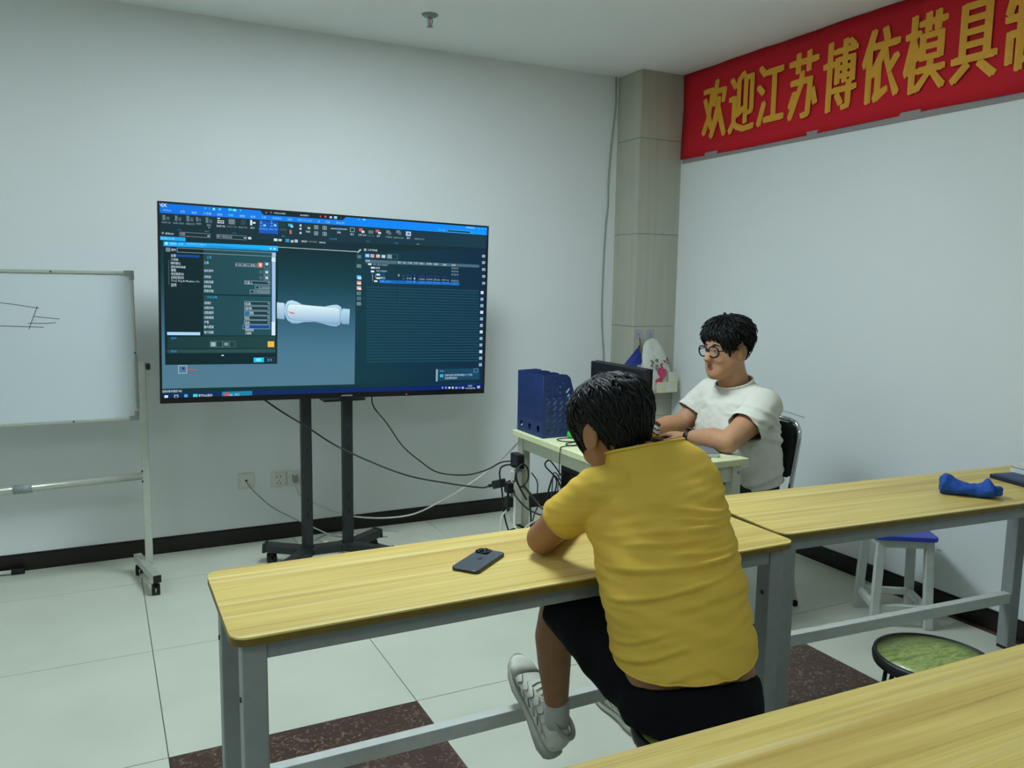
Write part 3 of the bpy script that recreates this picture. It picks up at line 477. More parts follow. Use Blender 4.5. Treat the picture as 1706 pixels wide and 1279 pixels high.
for a, b, c in (((-.50,1.336),(-.38,1.332),(-.233,1.308)),((-.238,1.318),(-.256,1.27),(-.276,1.215)),((-.257,1.273),(-.21,1.266),(-.155,1.26)),((-.278,1.242),(-.22,1.240),(-.171,1.243)),((-.50,1.233),(-.38,1.231),(-.219,1.223)),((-.5,1.30),(-.52,1.27),(-.5,1.24))):
    q = spline([(a[0], 4.1947, a[1]), (b[0], 4.1947, b[1]), (c[0], 4.1947, c[1])], 4)
    part('ink_stroke', MB().tube(q, .0013, 4), 'ink', wb)
for x in (.168, -1.375):
    po = part('post', MB().box(x-.014, x+.020, 4.165, 4.195, .075, 1.062), 'aluminium', wb, True, .003)
    part('clamp', MB().box(x-.026, x-.013, 4.163, 4.215, .84, 1.09), 'silver_plastic', po, True, .003)
    part('knob', MB().lathe((x+.018, 4.18, 1.035), [(.006, 0), (.006, .004), (.016, .005), (.016, .02), (.01, .023)], 14, 'x'), 'black_plastic', po)
    sg = 1 if x > 0 else -1
    a, b = Vector((x-.045*sg, 4.30, .082)), Vector((x+.022*sg, 3.935, .082))
    fo = part('foot', MB().bar(a, b, .036, .036), 'aluminium', wb, True, .003)
    for e, o in ((a, -1), (b, 1)):
        d = (b-a).normalized(); part('end_cap', MB().bar(e-d*.002*o, e+d*.004*o, .034, .034), 'rubber', fo)
        cc = e-d*.03*o; c = MB().cyl((cc.x, cc.y, .03), (cc.x, cc.y, .066), .009, 8)
        for dx in (-.018, .002): c.lathe((cc.x+dx, cc.y, .025), [(.008, 0), (.025, .001), (.025, .015), (.008, .016)], 16, 'x')
        part('caster', c, 'rubber', fo)
    part('strut', MB().cyl((x-.03*sg, 4.14, .04), (x+.01*sg, 4.0, .04), .012, 10), 'aluminium', fo)
rl = part('crossrail', MB().cyl((-1.375, 4.18, .475), (.158, 4.18, .513), .0165, 14), 'aluminium', wb)
part('sleeve', MB().cyl((-.372, 4.18, .4995), (-.298, 4.18, .5015), .021, 14).cyl((-.335, 4.18, .5), (-.328, 4.18, .5), .023, 14), 'silver_plastic', rl)
for z in (.49, .54): part('bolt', MB().lathe((.155, 4.165, z), [(.005, 0), (.005, .004)], 8, 'y'), 'black_metal', wb)
rod = thing('rod', 'thin white rod with a black tip lying on the floor by the baseboard', 'rod', (-.7, 4.52, 0))
part('shaft', MB().cyl((-1.1, 4.535, .014), (-.43, 4.522, .014), .010, 10), 'white_plastic', rod)
part('tip', MB().cyl((-.43, 4.522, .014), (-.375, 4.520, .014), .014, 10), 'rubber', rod)

# ------------------------------------------------------------------ wall sockets and cables
def socket(x0, z0, label, holes, s=.085):
    t = thing('wall_socket', label, 'socket', (x0+s/2, YF, z0+s/2))
    part('plate', MB().prism([(x, YF-.010, z) for x, z in rrect(x0, x0+s, z0, z0+s, .004, 2)], (0, .010, 0)), 'cream_plastic', t, True, .002)
    part('insert', MB().box(x0+.012, x0+s-.012, YF-.0115, YF-.010, z0+.012, z0+s-.012), 'white_plastic', t)
    for hx, hz, w_, h_, an in holes:
        c = Vector((x0+s/2+hx, YF-.0117, z0+s/2+hz)); d = Vector((math.sin(an), 0, math.cos(an)))
        part('slot', MB().bar(c-d*h_/2, c+d*h_/2, w_, .001, (0, 1, 0)), 'rubber', t)
    return t
H5 = [(-.011, .017, .004, .009, 0), (.011, .017, .004, .009, 0), (0, -.006, .0035, .009, 0), (-.010, -.019, .0035, .009, .5), (.010, -.019, .0035, .009, -.5)]
socket(.645, .306, 'wall outlet with a grey cable plugged in, farthest left along the wall', [(0, .002, .012, .012, 0)])
socket(.819, .297, 'empty five-hole wall socket beside the one with the plug', H5)
s3 = socket(.907, .297, 'five-hole wall socket with a grey plug in it', H5[:2])
pg = thing('power_plug', 'grey power plug in the wall socket, on a pale cable', 'plug', (.95, YF-.03, .33))
part('body', MB().prism([(x, 4.535, z) for x, z in rrect(.935, .966, .318, .356, .010, 3)], (0, .026, 0)), 'silver_plastic', pg, True, .003)
def cable(label, m, pts, r, k=6):
    return solo('cable', MB().tube(spline(pts, k), r, 8), m, label, 'cable', pts[0])
cable('long black cable drooping from the television to a black adapter', 'black_cable', [(.69,4.06,.88),(.74,4.075,.84),(.80,4.06,.795),(.908,4.03,.721),(1.041,4.0,.625),(1.197,3.9,.546),(1.352,3.8,.485),(1.497,3.68,.462),(1.634,3.55,.454),(1.662,3.5,.472)], .0042)
cable('black cable hanging from the television towards the power brick', 'black_cable', [(1.245,4.06,.875),(1.262,4.08,.80),(1.315,4.02,.717),(1.373,3.95,.609),(1.434,3.85,.542),(1.493,3.75,.499),(1.584,3.62,.506),(1.651,3.52,.546),(1.702,3.46,.592),(1.758,3.42,.603)], .0035)
cable('white cable sweeping from the desk corner down to the wall plug', 'white_cable', [(1.785,3.44,.690),(1.804,3.6,.601),(1.776,3.75,.485),(1.707,3.9,.368),(1.648,4.05,.268),(1.554,4.25,.148),(1.455,4.4,.095),(1.343,4.5,.082),(1.23,4.535,.103),(1.111,4.545,.156),(.994,4.55,.226),(.959,4.55,.274),(.95,4.548,.318)], .0048)
cable('grey cable running from the leftmost wall outlet onto the floor', 'grey_cable', [(.687,4.56,.349),(.700,4.545,.325),(.738,4.5,.279),(.807,4.45,.216),(.941,4.4,.136),(1.03,4.36,.089),(1.097,4.3,.064),(1.175,4.28,.049),(1.251,4.25,.045),(1.32,4.2,.020),(1.389,4.15,.004),(1.5,4.0,.004)], .0038)
fp = thing('loose_plug', 'loose white plug lying on the floor behind the stand', 'plug', (1.06, 4.315, 0))
part('body', MB().lathe((1.06, 4.315, .017), [(.004, .018), (.016, .014), (.017, -.004), (.010, -.015)], 14), 'white_plastic', fp)
part('cord', MB().tube(spline([(1.058,4.325,.02),(1.045,4.40,.014),(1.03,4.44,.008),(1.144,4.535,.004),(1.25,4.50,.004),(1.325,4.39,.004),(1.42,4.34,.004)], 6), .0036, 8), 'grey_cable', fp)
cable('thin grey cable down the wall beside the pillar', 'grey_cable', [(3.033,4.567,2.77),(3.036,4.568,2.577),(3.011,4.568,2.349),(2.996,4.568,2.12),(2.997,4.568,1.967),(2.987,4.568,1.852),(2.974,4.568,1.541),(2.975,4.568,1.226),(2.999,4.568,.954),(3.01,4.568,.6),(3.02,4.566,.1)], .0045)

# ------------------------------------------------------------------ banner, sprinkler
bn = thing('banner', 'red cloth banner with gold characters along the top of the wall', 'banner', (3.375, 3.0, 2.245))
nb = 40; vs = []; fs = []
for i in range(nb+1):
    y = 4.312-(4.312-1.2)*i/nb
    for j in range(9):
        z = 2.245+(HC-.003-2.245)*j/8
        vs.append((3.374-.004*math.sin(y*9+j*.7)-.003*math.sin(y*23), y, z+(.004*math.sin(y*3) if j == 0 else 0)))
for i in range(nb):
    for j in range(8): fs.append((i*9+j, (i+1)*9+j, (i+1)*9+j+1, i*9+j+1))
b = MB(); b.add(vs, fs, True); bo = part('cloth', b, 'banner_red', bn); solidify(bo, .001)
part('lower_strip', MB().box(3.377, 3.383, 1.2, 4.30, 2.222, 2.262), 'notebook_pale', bn)  # grey strip along the banner's bottom edge, darker than the wall
chars = '欢迎江苏博依模具制'
ys = [3.995, 3.762, 3.535, 3.300, 3.060, 2.818, 2.583, 2.348, 2.115]
for ch, yc, me in zip(chars, ys, text_meshes([(c, 0) for c in chars])):
    g = MB()
    for n_, (dx, dz) in enumerate(((-.009, 0), (-.0045, .004), (0, 0), (.0045, -.004), (.009, 0))):
        g.add([(3.3655-n_*.0006, yc-(v.co.x-.5)*.212+dx, 2.335+(v.co.y+.08)*.368+dz) for v in me.vertices], [tuple(q.vertices) for q in me.polygons])
    o = part('character', g, 'banner_gold', bn)
sk = thing('sprinkler', 'small metal fire sprinkler on the ceiling', 'sprinkler', (1.54, 4.0, HC))
part('escutcheon', MB().lathe((0, 0, 0), [(.040, 0), (.040, -.004), (.028, -.012), (.012, -.014)], 24), 'silver_plastic', sk, False)
part('frame_arm', MB().tube([(.006, 0, -.012), (.012, 0, -.028), (.009, 0, -.045), (.003, 0, -.055)], .003, 6), 'silver_plastic', sk, False)
part('frame_arm', MB().tube([(-.006, 0, -.012), (-.012, 0, -.028), (-.009, 0, -.045), (-.003, 0, -.055)], .003, 6), 'silver_plastic', sk, False)
part('bulb', MB().cyl((0, 0, -.014), (0, 0, -.052), .003, 8), 'pink_print', sk, False)
part('deflector', MB().lathe((0, 0, 0), [(.004, -.052), (.015, -.056), (.016, -.059), (.004, -.058)], 16), 'silver_plastic', sk, False)

# ------------------------------------------------------------------ the teacher's desk and what is on it
TX0, TX1, TY0, TY1, TZ = 1.757, 2.362, 2.495, 3.455, .75
td = thing('work_desk', 'cream-topped work desk in front of the man in white', 'desk', ((TX0+TX1)/2, (TY0+TY1)/2, 0))
part('tabletop', MB().box(TX0, TX1, TY0, TY1, TZ-.028, TZ), 'cream_top', td, True, .003)
for x in (TX0+.02, TX1-.065):
    for y in (TY0+.02, TY1-.065):
        part('leg', MB().box(x, x+.045, y, y+.045, 0, TZ-.028), 'cream_frame', td, True, .003)
for y in (TY0+.028, TY1-.05): part('apron', MB().box(TX0+.065, TX1-.065, y, y+.022, TZ-.098, TZ-.028), 'cream_frame', td)
for x in (TX0+.028, TX1-.05): part('apron', MB().box(x, x+.022, TY0+.065, TY1-.065, TZ-.088, TZ-.028), 'cream_frame', td)
part('lock', MB().lathe((TX1-.035, TY0+.0195, TZ-.06), [(.006, 0), (.006, .003)], 10, 'y'), 'silver_plastic', td)

# computer under the desk
tr = thing('computer_cart', 'low black cart carrying the computer under the work desk', 'cart', (1.96, 2.97, 0))
part('tray', MB().box(1.85, 2.08, 2.74, 3.20, .14, .17), 'black_plastic', tr, True, .004)
for x in (1.88, 2.05):
    for y in (2.78, 3.16): part('leg', MB().box(x-.015, x+.015, y-.015, y+.015, 0, .14), 'black_plastic', tr)
pc = thing('computer_tower', 'black computer tower under the work desk', 'computer', (1.96, 2.97, .17))
part('case', MB().box(1.87, 2.06, 2.76, 3.18, .17, .63), 'black_metal', pc, True, .006)
part('back_panel', MB().box(1.885, 2.045, 3.18, 3.184, .2, .6), 'silver_plastic', pc)
for z in (.3, .4, .5): part('port', MB().box(1.9, 1.95, 3.183, 3.19, z, z+.03), 'black_plastic', pc)
part('side_panel', MB().box(1.866, 1.87, 2.78, 3.16, .2, .6), 'black_gloss', pc)

# monitor seen from behind
mo = thing('monitor', 'black desktop monitor seen from behind', 'monitor', (2.06, 2.985, TZ))
part('back_shell', MB().prism([(2.03, 2.77, .79), (2.03, 3.20, .79), (2.03, 3.20, 1.098), (2.03, 2.77, 1.098)], (.03, 0, 0)), 'black_plastic', mo, True, .006)
part('bulge', MB().rings([[(2.03, y, z) for y, z in rrect(2.82, 3.15, .83, 1.06, .04, 3)], [(2.005, y, z) for y, z in rrect(2.87, 3.10, .87, 1.02, .03, 3)]], True, False, False), 'black_plastic', mo)
part('screen_frame', MB().box(2.058, 2.066, 2.768, 3.202, .788, 1.10), 'black_gloss', mo, True, .002)
part('screen', MB().box(2.066, 2.0665, 2.785, 3.185, .815, 1.085), 'lens', mo)
part('neck', MB().box(2.02, 2.05, 2.94, 3.03, TZ+.012, .9), 'black_plastic', mo, True, .004)
part('base', MB().lathe((2.05, 2.985, TZ), [(.11, 0), (.11, .006), (.09, .012), (.02, .014)], 28), 'black_plastic', mo)

# blue magazine file: three bays, slotted dividers
fb = thing('magazine_file', 'blue plastic three-bay magazine file with slotted sides', 'file holder', (1.9, 3.32, TZ))
prof = [(0, 0), (.255, 0), (.255, .085), (.235, .10), (.20, .135), (.165, .19), (.148, .245), (.140, .272), (.122, .287), (.095, .291), (0, .288)]
def slot(cx, cy, l, w_=.0085, an=.85):
    d = (math.cos(an)*l/2, math.sin(an)*l/2); n = (-math.sin(an)*w_/2, math.cos(an)*w_/2)
    return [(cx-d[0]-n[0], cy-d[1]-n[1]), (cx+d[0]-n[0], cy+d[1]-n[1]), (cx+d[0]+n[0], cy+d[1]+n[1]), (cx-d[0]+n[0], cy-d[1]+n[1])]
holes = []
for c, top in ((.028, .275), (.062, .28), (.095, .27), (.128, .235), (.16, .165), (.192, .115), (.222, .08)):
    y = .028
    while y+.012 < top:
        holes.append(slot(c, y, .025)); y += .0265
for k, y in enumerate((3.192, 3.275, 3.358, 3.441)):
    me = flat_curve(prof, holes, .0025); me.transform(Matrix(((1,0,0,1.778),(0,0,1,y),(0,1,0,TZ+.001),(0,0,0,1))))
    link('divider', me, 'blue_plastic', fb, True)
for k in range(3):
    y0 = 3.193+k*.083
    me = flat_curve([(0, 0), (.082, 0), (.082, .284), (.064, .288), (.018, .288), (0, .284)], [[(.041+.013*math.cos(a*PI/8), .036+.017*math.sin(a*PI/8)) for a in range(16)]], .0025)
    me.transform(Matrix(((0,0,1,1.778),(1,0,0,y0),(0,1,0,TZ+.001),(0,0,0,1)))); o = link('spine', me, 'blue_plastic', fb, True)
    for dy in (.012, .03, .052, .07): part('rib', MB().box(1.7752, 1.7772, y0+dy, y0+dy+.004, TZ+.075, TZ+.225), 'blue_plastic', o)
    for z in (.12, .17): part('rib', MB().box(1.7752, 1.7772, y0+.01, y0+.075, TZ+z, TZ+z+.004), 'blue_plastic', o)
    part('floor_plate', MB().box(1.779, 2.032, y0+.001, y0+.081, TZ+.001, TZ+.004), 'blue_plastic', fb)
for k, (y, h, dx) in enumerate(((3.215, .23, .0), (3.232, .20, .012), (3.30, .22, .0), (3.39, .21, .006))):
    solo('paper_folder', MB().box(1.80+dx, 2.0+dx, y, y+.012, TZ+.0045, TZ+h*.75), 'paper', ('white folder in the blue file, nearest bay', 'thin white folder behind another in the blue file', 'white folder in the middle bay of the blue file', 'white folder in the far bay of the blue file')[k], 'folder', (1.9, y, TZ), 'folders in the blue file')
# small things on the desk
gb = thing('glue_bottle', 'small green bottle lying beside the blue file', 'bottle', (1.94, 3.15, TZ))
part('bottle_body', MB().lathe((1.925, 3.152, TZ+.017), [(.004, 0), (.016, .002), (.016, .05), (.004, .052)], 14, 'x'), 'mint', gb)
part('cap', MB().lathe((1.890, 3.152, TZ+.017), [(.012, 0), (.0165, .003), (.0165, .034), (.004, .036)], 14, 'x'), 'green_plastic', gb)
cable('thin black cable looped on the work desk beside the green bottle', 'black_cable', [(2.03,3.10,.754),(1.96,3.119,.754),(1.871,3.15,.754),(1.819,3.131,.754),(1.833,3.075,.754),(1.93,3.05,.754),(2.02,3.03,.755),(1.907,3.034,.757),(1.835,3.045,.754),(1.800,3.020,.754),(1.82,2.99,.754),(1.95,3.0,.754),(1.83,2.985,.754),(1.768,2.985,.754),(1.750,2.984,.735),(1.746,2.985,.60),(1.76,3.05,.4)], .0022)
sp_ = thing('snack_packet', 'striped brown and white packet propped beside the monitor', 'packet', (2.24, 3.0, TZ))
SM = Matrix.Translation((2.245, 2.985, TZ+.002)) @ Matrix.Rotation(.25, 4, 'X')
part('packet', MB(SM).box(-.006, .006, -.022, .022, 0, .085), 'brown_leather', sp_, True, .003)
for z, mm in ((.012, 'yellow_mark'), (.034, 'paper'), (.056, 'paper')): part('stripe', MB(SM).box(-.0072, .0072, -.0226, .0226, z, z+.014), mm, sp_)
wl = thing('wallet', 'brown leather wallet on the work desk', 'wallet', (2.27, 2.93, TZ))
part('cover', MB().prism([(x, y, TZ) for x, y in rrect(2.20, 2.29, 2.885, 2.965, .008, 3)], (0, 0, .014)), 'brown_leather', wl, True, .003)
part('flap', MB().prism([(x, y, TZ+.0142) for x, y in rrect(2.20, 2.25, 2.887, 2.963, .008, 3)], (0, 0, .005)), 'brown_leather', wl)
pn = thing('marker_pen', 'black marker pen lying on the work desk', 'pen', (2.26, 2.79, TZ))
part('barrel', MB().cyl((2.268, 2.845, TZ+.009), (2.262, 2.765, TZ+.009), .008, 10), 'black_plastic', pn); part('cap', MB().cyl((2.262, 2.765, TZ+.009), (2.259, 2.735, TZ+.009), .009, 10), 'black_gloss', pn)
nb_ = thing('notebook', 'grey notebook with white pages near the desk corner', 'notebook', (2.26, 2.63, TZ))
NM = Matrix.Translation((2.245, 2.645, TZ)) @ Matrix.Rotation(-.5, 4, 'Z')
part('pages', MB(NM).box(-.05, .05, -.075, .075, .002, .016), 'paper', nb_); part('cover', MB(NM).box(-.052, .052, -.077, .077, .016, .0185), 'notebook_grey', nb_); part('cover', MB(NM).box(-.052, .052, -.077, .077, 0, .002), 'notebook_grey', nb_)
er = thing('eraser', 'pale green eraser at the edge of the work desk', 'eraser', (2.165, 2.54, TZ))
part('rubber_block', MB().prism([(x, y, TZ) for x, y in rrect(2.137, 2.19, 2.525, 2.552, .006, 3)], (0, 0, .013)), 'mint', er, True, .002); part('sleeve', MB().box(2.175, 2.187, 2.5235, 2.5535, TZ+.0005, TZ+.0142), 'silver_plastic', er)
solo('paper_sheet', MB().box(2.30, 2.358, 2.545, 2.60, TZ, TZ+.0015), 'paper', 'small white sheet at the desk corner by the elbow', 'paper', (2.33, 2.57, TZ))

# power clutter on the far desk leg
pb = thing('power_brick', 'black power brick fixed at the top of the desk leg', 'power adapter', (1.78, 3.40, .6))
part('brick', MB().box(1.735, 1.775, 3.355, 3.43, .575, .645), 'black_plastic', pb, True, .005)
part('label_sticker', MB().box(1.7345, 1.7352, 3.37, 3.41, .59, .625), 'navy_cover', pb)
pst = thing('power_strip', 'white power strip hanging down the desk leg', 'power strip', (1.755, 3.40, .3))
part('strip', MB().box(1.735, 1.776, 3.375, 3.425, .30, .56), 'white_plastic', pst, True, .006)
for z in (.33, .38, .43, .48): part('outlet', MB().box(1.733, 1.7355, 3.385, 3.415, z, z+.028), 'cream_plastic', pst)
ada = thing('video_adapter', 'small black adapter block hanging in mid-air on its cables', 'adapter', (1.70, 3.46, .48))
part('block', MB().bar((1.668, 3.485, .477), (1.727, 3.455, .493), .012, .04), 'black_plastic', ada, True, .003); part('plug_end', MB().bar((1.652, 3.495, .473), (1.669, 3.485, .477), .009, .014), 'black_plastic', ada)
rnd = random.Random(4)
cl = [('black cable between the adapter and the power brick', 'black_cable', [(1.727,3.455,.493),(1.745,3.43,.505),(1.72,3.35,.52),(1.715,3.33,.56),(1.74,3.34,.59)], .004),
 ('black cable looping off the left of the power strip', 'black_cable', [(1.74,3.36,.60),(1.70,3.42,.585),(1.685,3.44,.55),(1.70,3.44,.45),(1.71,3.43,.33),(1.74,3.40,.22),(1.78,3.36,.20),(1.80,3.33,.30),(1.79,3.33,.45)], .0042),
 ('white cable hanging in a loop below the power strip', 'white_cable', [(1.733,3.40,.39),(1.71,3.42,.36),(1.69,3.42,.33),(1.685,3.41,.25),(1.71,3.38,.19),(1.75,3.34,.22),(1.765,3.32,.30),(1.80,3.24,.36),(1.84,3.14,.42),(1.865,3.10,.47)], .004),
 ('white cable crossing towards the computer tower', 'white_cable', [(1.735,3.38,.34),(1.72,3.33,.30),(1.77,3.28,.29),(1.82,3.22,.31),(1.85,3.19,.40),(1.90,3.20,.42)], .0035),
 ('black cable from the power strip to the computer tower', 'black_cable', [(1.735,3.39,.47),(1.72,3.33,.45),(1.76,3.28,.40),(1.82,3.22,.38),(1.90,3.20,.42)], .0045),
 ('black cable arching under the desk top to the tower', 'black_cable', [(1.92,3.20,.52),(1.88,3.25,.60),(1.83,3.22,.64),(1.80,3.20,.62),(1.85,3.18,.55),(1.83,3.20,.44),(1.80,3.24,.36),(1.77,3.28,.32)], .0035),
 ('blue-grey cable running down beside the tower', 'navy_page', [(1.91,3.20,.50),(1.86,3.22,.58),(1.84,3.21,.46),(1.82,3.22,.38),(1.81,3.25,.34)], .003),
 ('black cable coiled on the floor end of the power strip', 'black_cable', [(1.75,3.40,.30)]+[(1.755+.05*math.cos(k*.9), 3.385+.05*math.sin(k*.9), .27-.006*k) for k in range(15)], .0055),
 ('thin grey cable trailing along the floor below the desk leg', 'grey_cable', [(1.76,3.42,.18),(1.74,3.50,.04),(1.66,3.66,.004),(1.62,3.55,.004),(1.66,3.42,.004),(1.72,3.30,.004)], .003)]
cl += [('black cable knotted around the power brick', 'black_cable', [(1.735,3.36,.585),(1.715,3.33,.55),(1.735,3.32,.50),(1.78,3.33,.53),(1.785,3.345,.58),(1.76,3.35,.60),(1.725,3.345,.57),(1.73,3.33,.51),(1.76,3.30,.44)], .0042),
 ('thick black cable slanting from the strip towards the tower', 'black_cable', [(1.76,3.33,.50),(1.79,3.29,.45),(1.81,3.24,.41),(1.84,3.21,.40),(1.89,3.20,.36)], .0055),
 ('black cable dangling in two loops beside the tower', 'black_cable', [(1.90,3.20,.48),(1.87,3.23,.56),(1.845,3.24,.50),(1.83,3.24,.40),(1.815,3.25,.32),(1.83,3.23,.28),(1.85,3.21,.33),(1.86,3.20,.42)], .004),
 ('thin black cable wound under the desk edge', 'black_cable', [(1.80,3.33,.56),(1.815,3.30,.52),(1.805,3.28,.46),(1.82,3.29,.42),(1.80,3.30,.36),(1.79,3.31,.28)], .003),
 ('white cable looped twice below the tower', 'white_cable', [(1.88,3.21,.44),(1.83,3.24,.40),(1.80,3.27,.34),(1.785,3.30,.27),(1.80,3.28,.23),(1.83,3.24,.27),(1.85,3.21,.36)], .0036)]
for lab, mm, pts, r in cl: cable(lab, mm, pts, r)
for z, lab in ((.455, 'black plug adapter high on the white power strip'), (.385, 'black plug adapter low on the white power strip')):
    ad = thing('plug_adapter', lab, 'plug', (1.72, 3.40, z)); part('body', MB().box(1.700, 1.733, 3.382, 3.424, z, z+.05), 'black_plastic', ad, True, .005); part('cord_grip', MB().cyl((1.712, 3.40, z-.02), (1.712, 3.40, z), .006, 8), 'black_cable', ad)

# phone on the front desk
ph = thing('smartphone', 'dark grey smartphone lying face down on the front desk', 'phone', (.831, 1.809, TZ))
an = math.atan2(.106, .134); PM = Matrix.Translation((.831, 1.809, TZ)) @ Matrix.Rotation(an, 4, 'Z')
part('edge', MB(PM).prism([(x, y, .0006) for x, y in rrect(-.080, .080, -.0375, .0375, .013, 5)], (0, 0, .0074)), 'phone_edge', ph, True, .0012)
part('back', MB(PM).prism([(x, y, .008) for x, y in rrect(-.0785, .0785, -.036, .036, .012, 5)], (0, 0, .0005)), 'phone_back', ph)
cb = part('camera_bump', MB(PM).prism([(x, y, .0085) for x, y in rrect(.040, .077, -.002, .035, .009, 4)], (0, 0, .0022)), 'phone_edge', ph)
for x, y in ((.050, .026), (.050, .007), (.067, .0165)):
    part('camera_lens', MB(PM).lathe((x, y, .0107), [(.0085, 0), (.0085, .002), (.006, .0022), (.001, .0018)], 16), 'lens', cb)
# logo: bitten round fruit mark
part('logo', MB(PM).prism([(.0085*math.cos(a)*(1 if not -.5 < math.atan2(math.sin(a+1.57), math.cos(a+1.57)) < .5 else .72)+.004, .0075*math.sin(a), .00852) for a in [k*PI/10 for k in range(20)]], (0, 0, .0002)).prism([(.0135, .001, .00852), (.017, .003, .00852), (.0155, -.001, .00852)], (0, 0, .0002)), 'phone_edge', ph)

# blue cloth and dark folder on the turned desk
C_ = []
mb = MB(); L = .155; rs = []
for k in range(13):
    t = k/12; c = Vector((2.585+.10*t, 1.80-.125*t, TZ)); d = Vector((.62, -.78, 0)); n = Vector((.78, .62, 0))
    hh = .048+.026*math.exp(-((t-.05)/.2)**2)-.006*math.exp(-((t-.6)/.2)**2)+.018*math.exp(-((t-.92)/.1)**2); ww = .045-.006*math.sin(t*PI)
    if k in (0, 12): hh *= .8
    ring = []
    for i in range(14):
        a = 2*PI*i/14; r = 1+.08*math.sin(3*a+k)
        ring.append(c+n*ww*math.cos(a)*r+Vector((0, 0, max(0, hh/2+hh/2*math.sin(a)*r))))
    rs.append(ring)
cm = fuse(MB().rings(rs), .004, 3)
displace(cm, lambda p: .004*noise.noise(p*38)+.002*noise.noise(p*90) if p.z > TZ+.006 else 0)
ct = thing('folded_cloth', 'bright blue folded cloth on the turned desk', 'cloth', (2.635, 1.74, TZ))
link('bundle', cm, 'blue_cloth', ct, True)
f2 = MB()
for k, z in enumerate((.012, .026)): f2.tube(spline([(2.655-.01*k, 1.685, TZ+z), (2.69, 1.665, TZ+z+.006), (2.715, 1.672, TZ+z+.002), (2.70, 1.70, TZ+z)], 5), .011, 8)
fm = fuse(f2, .004, 2); link('fold', fm, 'blue_cloth', ct, True)
fo = thing('folder_case', 'dark navy document case at the far end of the turned desk', 'folder', (3.03, 1.78, TZ))
FM = Matrix.Translation((3.02, 1.765, TZ)) @ Matrix.Rotation(math.radians(-12), 4, 'Z')
part('case', MB(FM).box(-.075, .11, -.09, .09, 0, .016), 'navy_cover', fo, True, .003); part('top_sheet', MB(FM).box(-.06, .105, -.085, .085, .016, .0175), 'navy_page', fo)
pk = thing('paper_stack', 'small stack of white papers beyond the navy case', 'papers', (3.13, 1.86, TZ))
part('block', MB(FM).box(.03, .12, .0, .10, .018, .035), 'paper', pk); part('block', MB(FM).box(.035, .115, .005, .095, .037, .052), 'paper', pk); part('divider', MB(FM).box(.03, .12, .0, .10, .0352, .0368), 'notebook_grey', pk)

# hooks and bags on the pillar
for x, lab in ((3.095, 'grey adhesive hook on the pillar, above the blue pouch'), (3.187, 'grey adhesive hook on the pillar, above the plastic bag')):
    h = thing('wall_hook', lab, 'hook', (x, PY, 1.135), 0, 'adhesive hooks on the pillar')
    part('plate', MB().prism([(a, PY-.002, c) for a, c in rrect(x-.028, x+.028, 1.108, 1.164, .006, 3)], (0, .002, 0)), 'hook_plate', h)
    part('prong', MB().tube([(x, PY-.002, 1.14), (x, PY-.012, 1.125), (x, PY-.018, 1.112), (x, PY-.012, 1.104), (x, PY-.022, 1.118)], .0028, 6), 'silver_plastic', h)
up = thing('blue_pouch', 'deep blue pouch hanging by a cord behind the monitor', 'pouch', (3.05, PY-.03, .72))
part('cord', MB().tube([(3.095, PY-.018, 1.108), (3.097, PY-.02, 1.07), (3.088, PY-.02, 1.035)], .003, 6).ball((3.09, PY-.02, 1.055), .007, 8, 6), 'black_cable', up)
dm = [(3.088, 1.045), (3.118, .985), (3.16, .86), (3.20, .765), (3.15, .72), (3.02, .70), (2.90, .78), (2.92, .86), (3.01, .965)]
cx_, cz_ = 3.05, .85
part('pouch', MB().rings([[(x, PY-.004, z) for x, z in dm], [(x, PY-.020, z) for x, z in dm], [(cx_+(x-cx_)*.8, PY-.040, cz_+(z-cz_)*.8) for x, z in dm], [(cx_+(x-cx_)*.3, PY-.046, cz_+(z-cz_)*.3) for x, z in dm]]), 'deep_blue', up)
part('emblem', MB(Matrix.Translation((3.075, PY-.045, .93))).prism([(.014*math.cos(a), 0, .014*math.sin(a)) for a in [k*PI/6 for k in range(12)]], (0, .004, 0)), 'hook_plate', up)
pbag = thing('plastic_bag', 'crumpled printed plastic bag hanging on the pillar hook', 'bag', (3.21, PY-.05, .76))
rs = []
for z, w_, d_, cx in ((1.11, .008, .006, 3.187), (1.09, .045, .010, 3.186), (1.06, .068, .016, 3.19), (1.0, .092, .03, 3.195), (.94, .105, .042, 3.20), (.87, .118, .05, 3.205), (.80, .120, .05, 3.208), (.765, .112, .044, 3.208), (.755, .09, .03, 3.208)):
    rs.append([(cx+w_*math.cos(2*PI*i/28)*(1+.05*math.sin(i*2.1+z*20)), PY-.006-d_+d_*math.sin(2*PI*i/28)*(1+.06*math.sin(i*3.3+z*30)), z) for i in range(28)])
bgm = MB().rings(rs).mesh('bag'); displace(bgm, lambda p: .009*noise.noise(Vector((p.x*48, p.y*40, p.z*18)))); link('film', bgm, 'bag_film', pbag, True)
def pad(pts, y, mm, nm, dep=.006): part(nm, MB().prism([(x, y, z) for x, z in pts], (0, dep, 0)), mm, pbag)
pad([(3.215+.040*math.cos(.6)*(16*math.sin(t)**3)/16-.0, .885+.045*(13*math.cos(t)-5*math.cos(2*t)-2*math.cos(3*t)-math.cos(4*t))/16) for t in [k*2*PI/24 for k in range(24)]], PY-.112, 'pink_print', 'heart_print', .012)
pad([(3.165, .845), (3.20, .865), (3.225, .83), (3.215, .80), (3.185, .79)], PY-.110, 'pink_print', 'heart_print', .012)
rnd = random.Random(2)
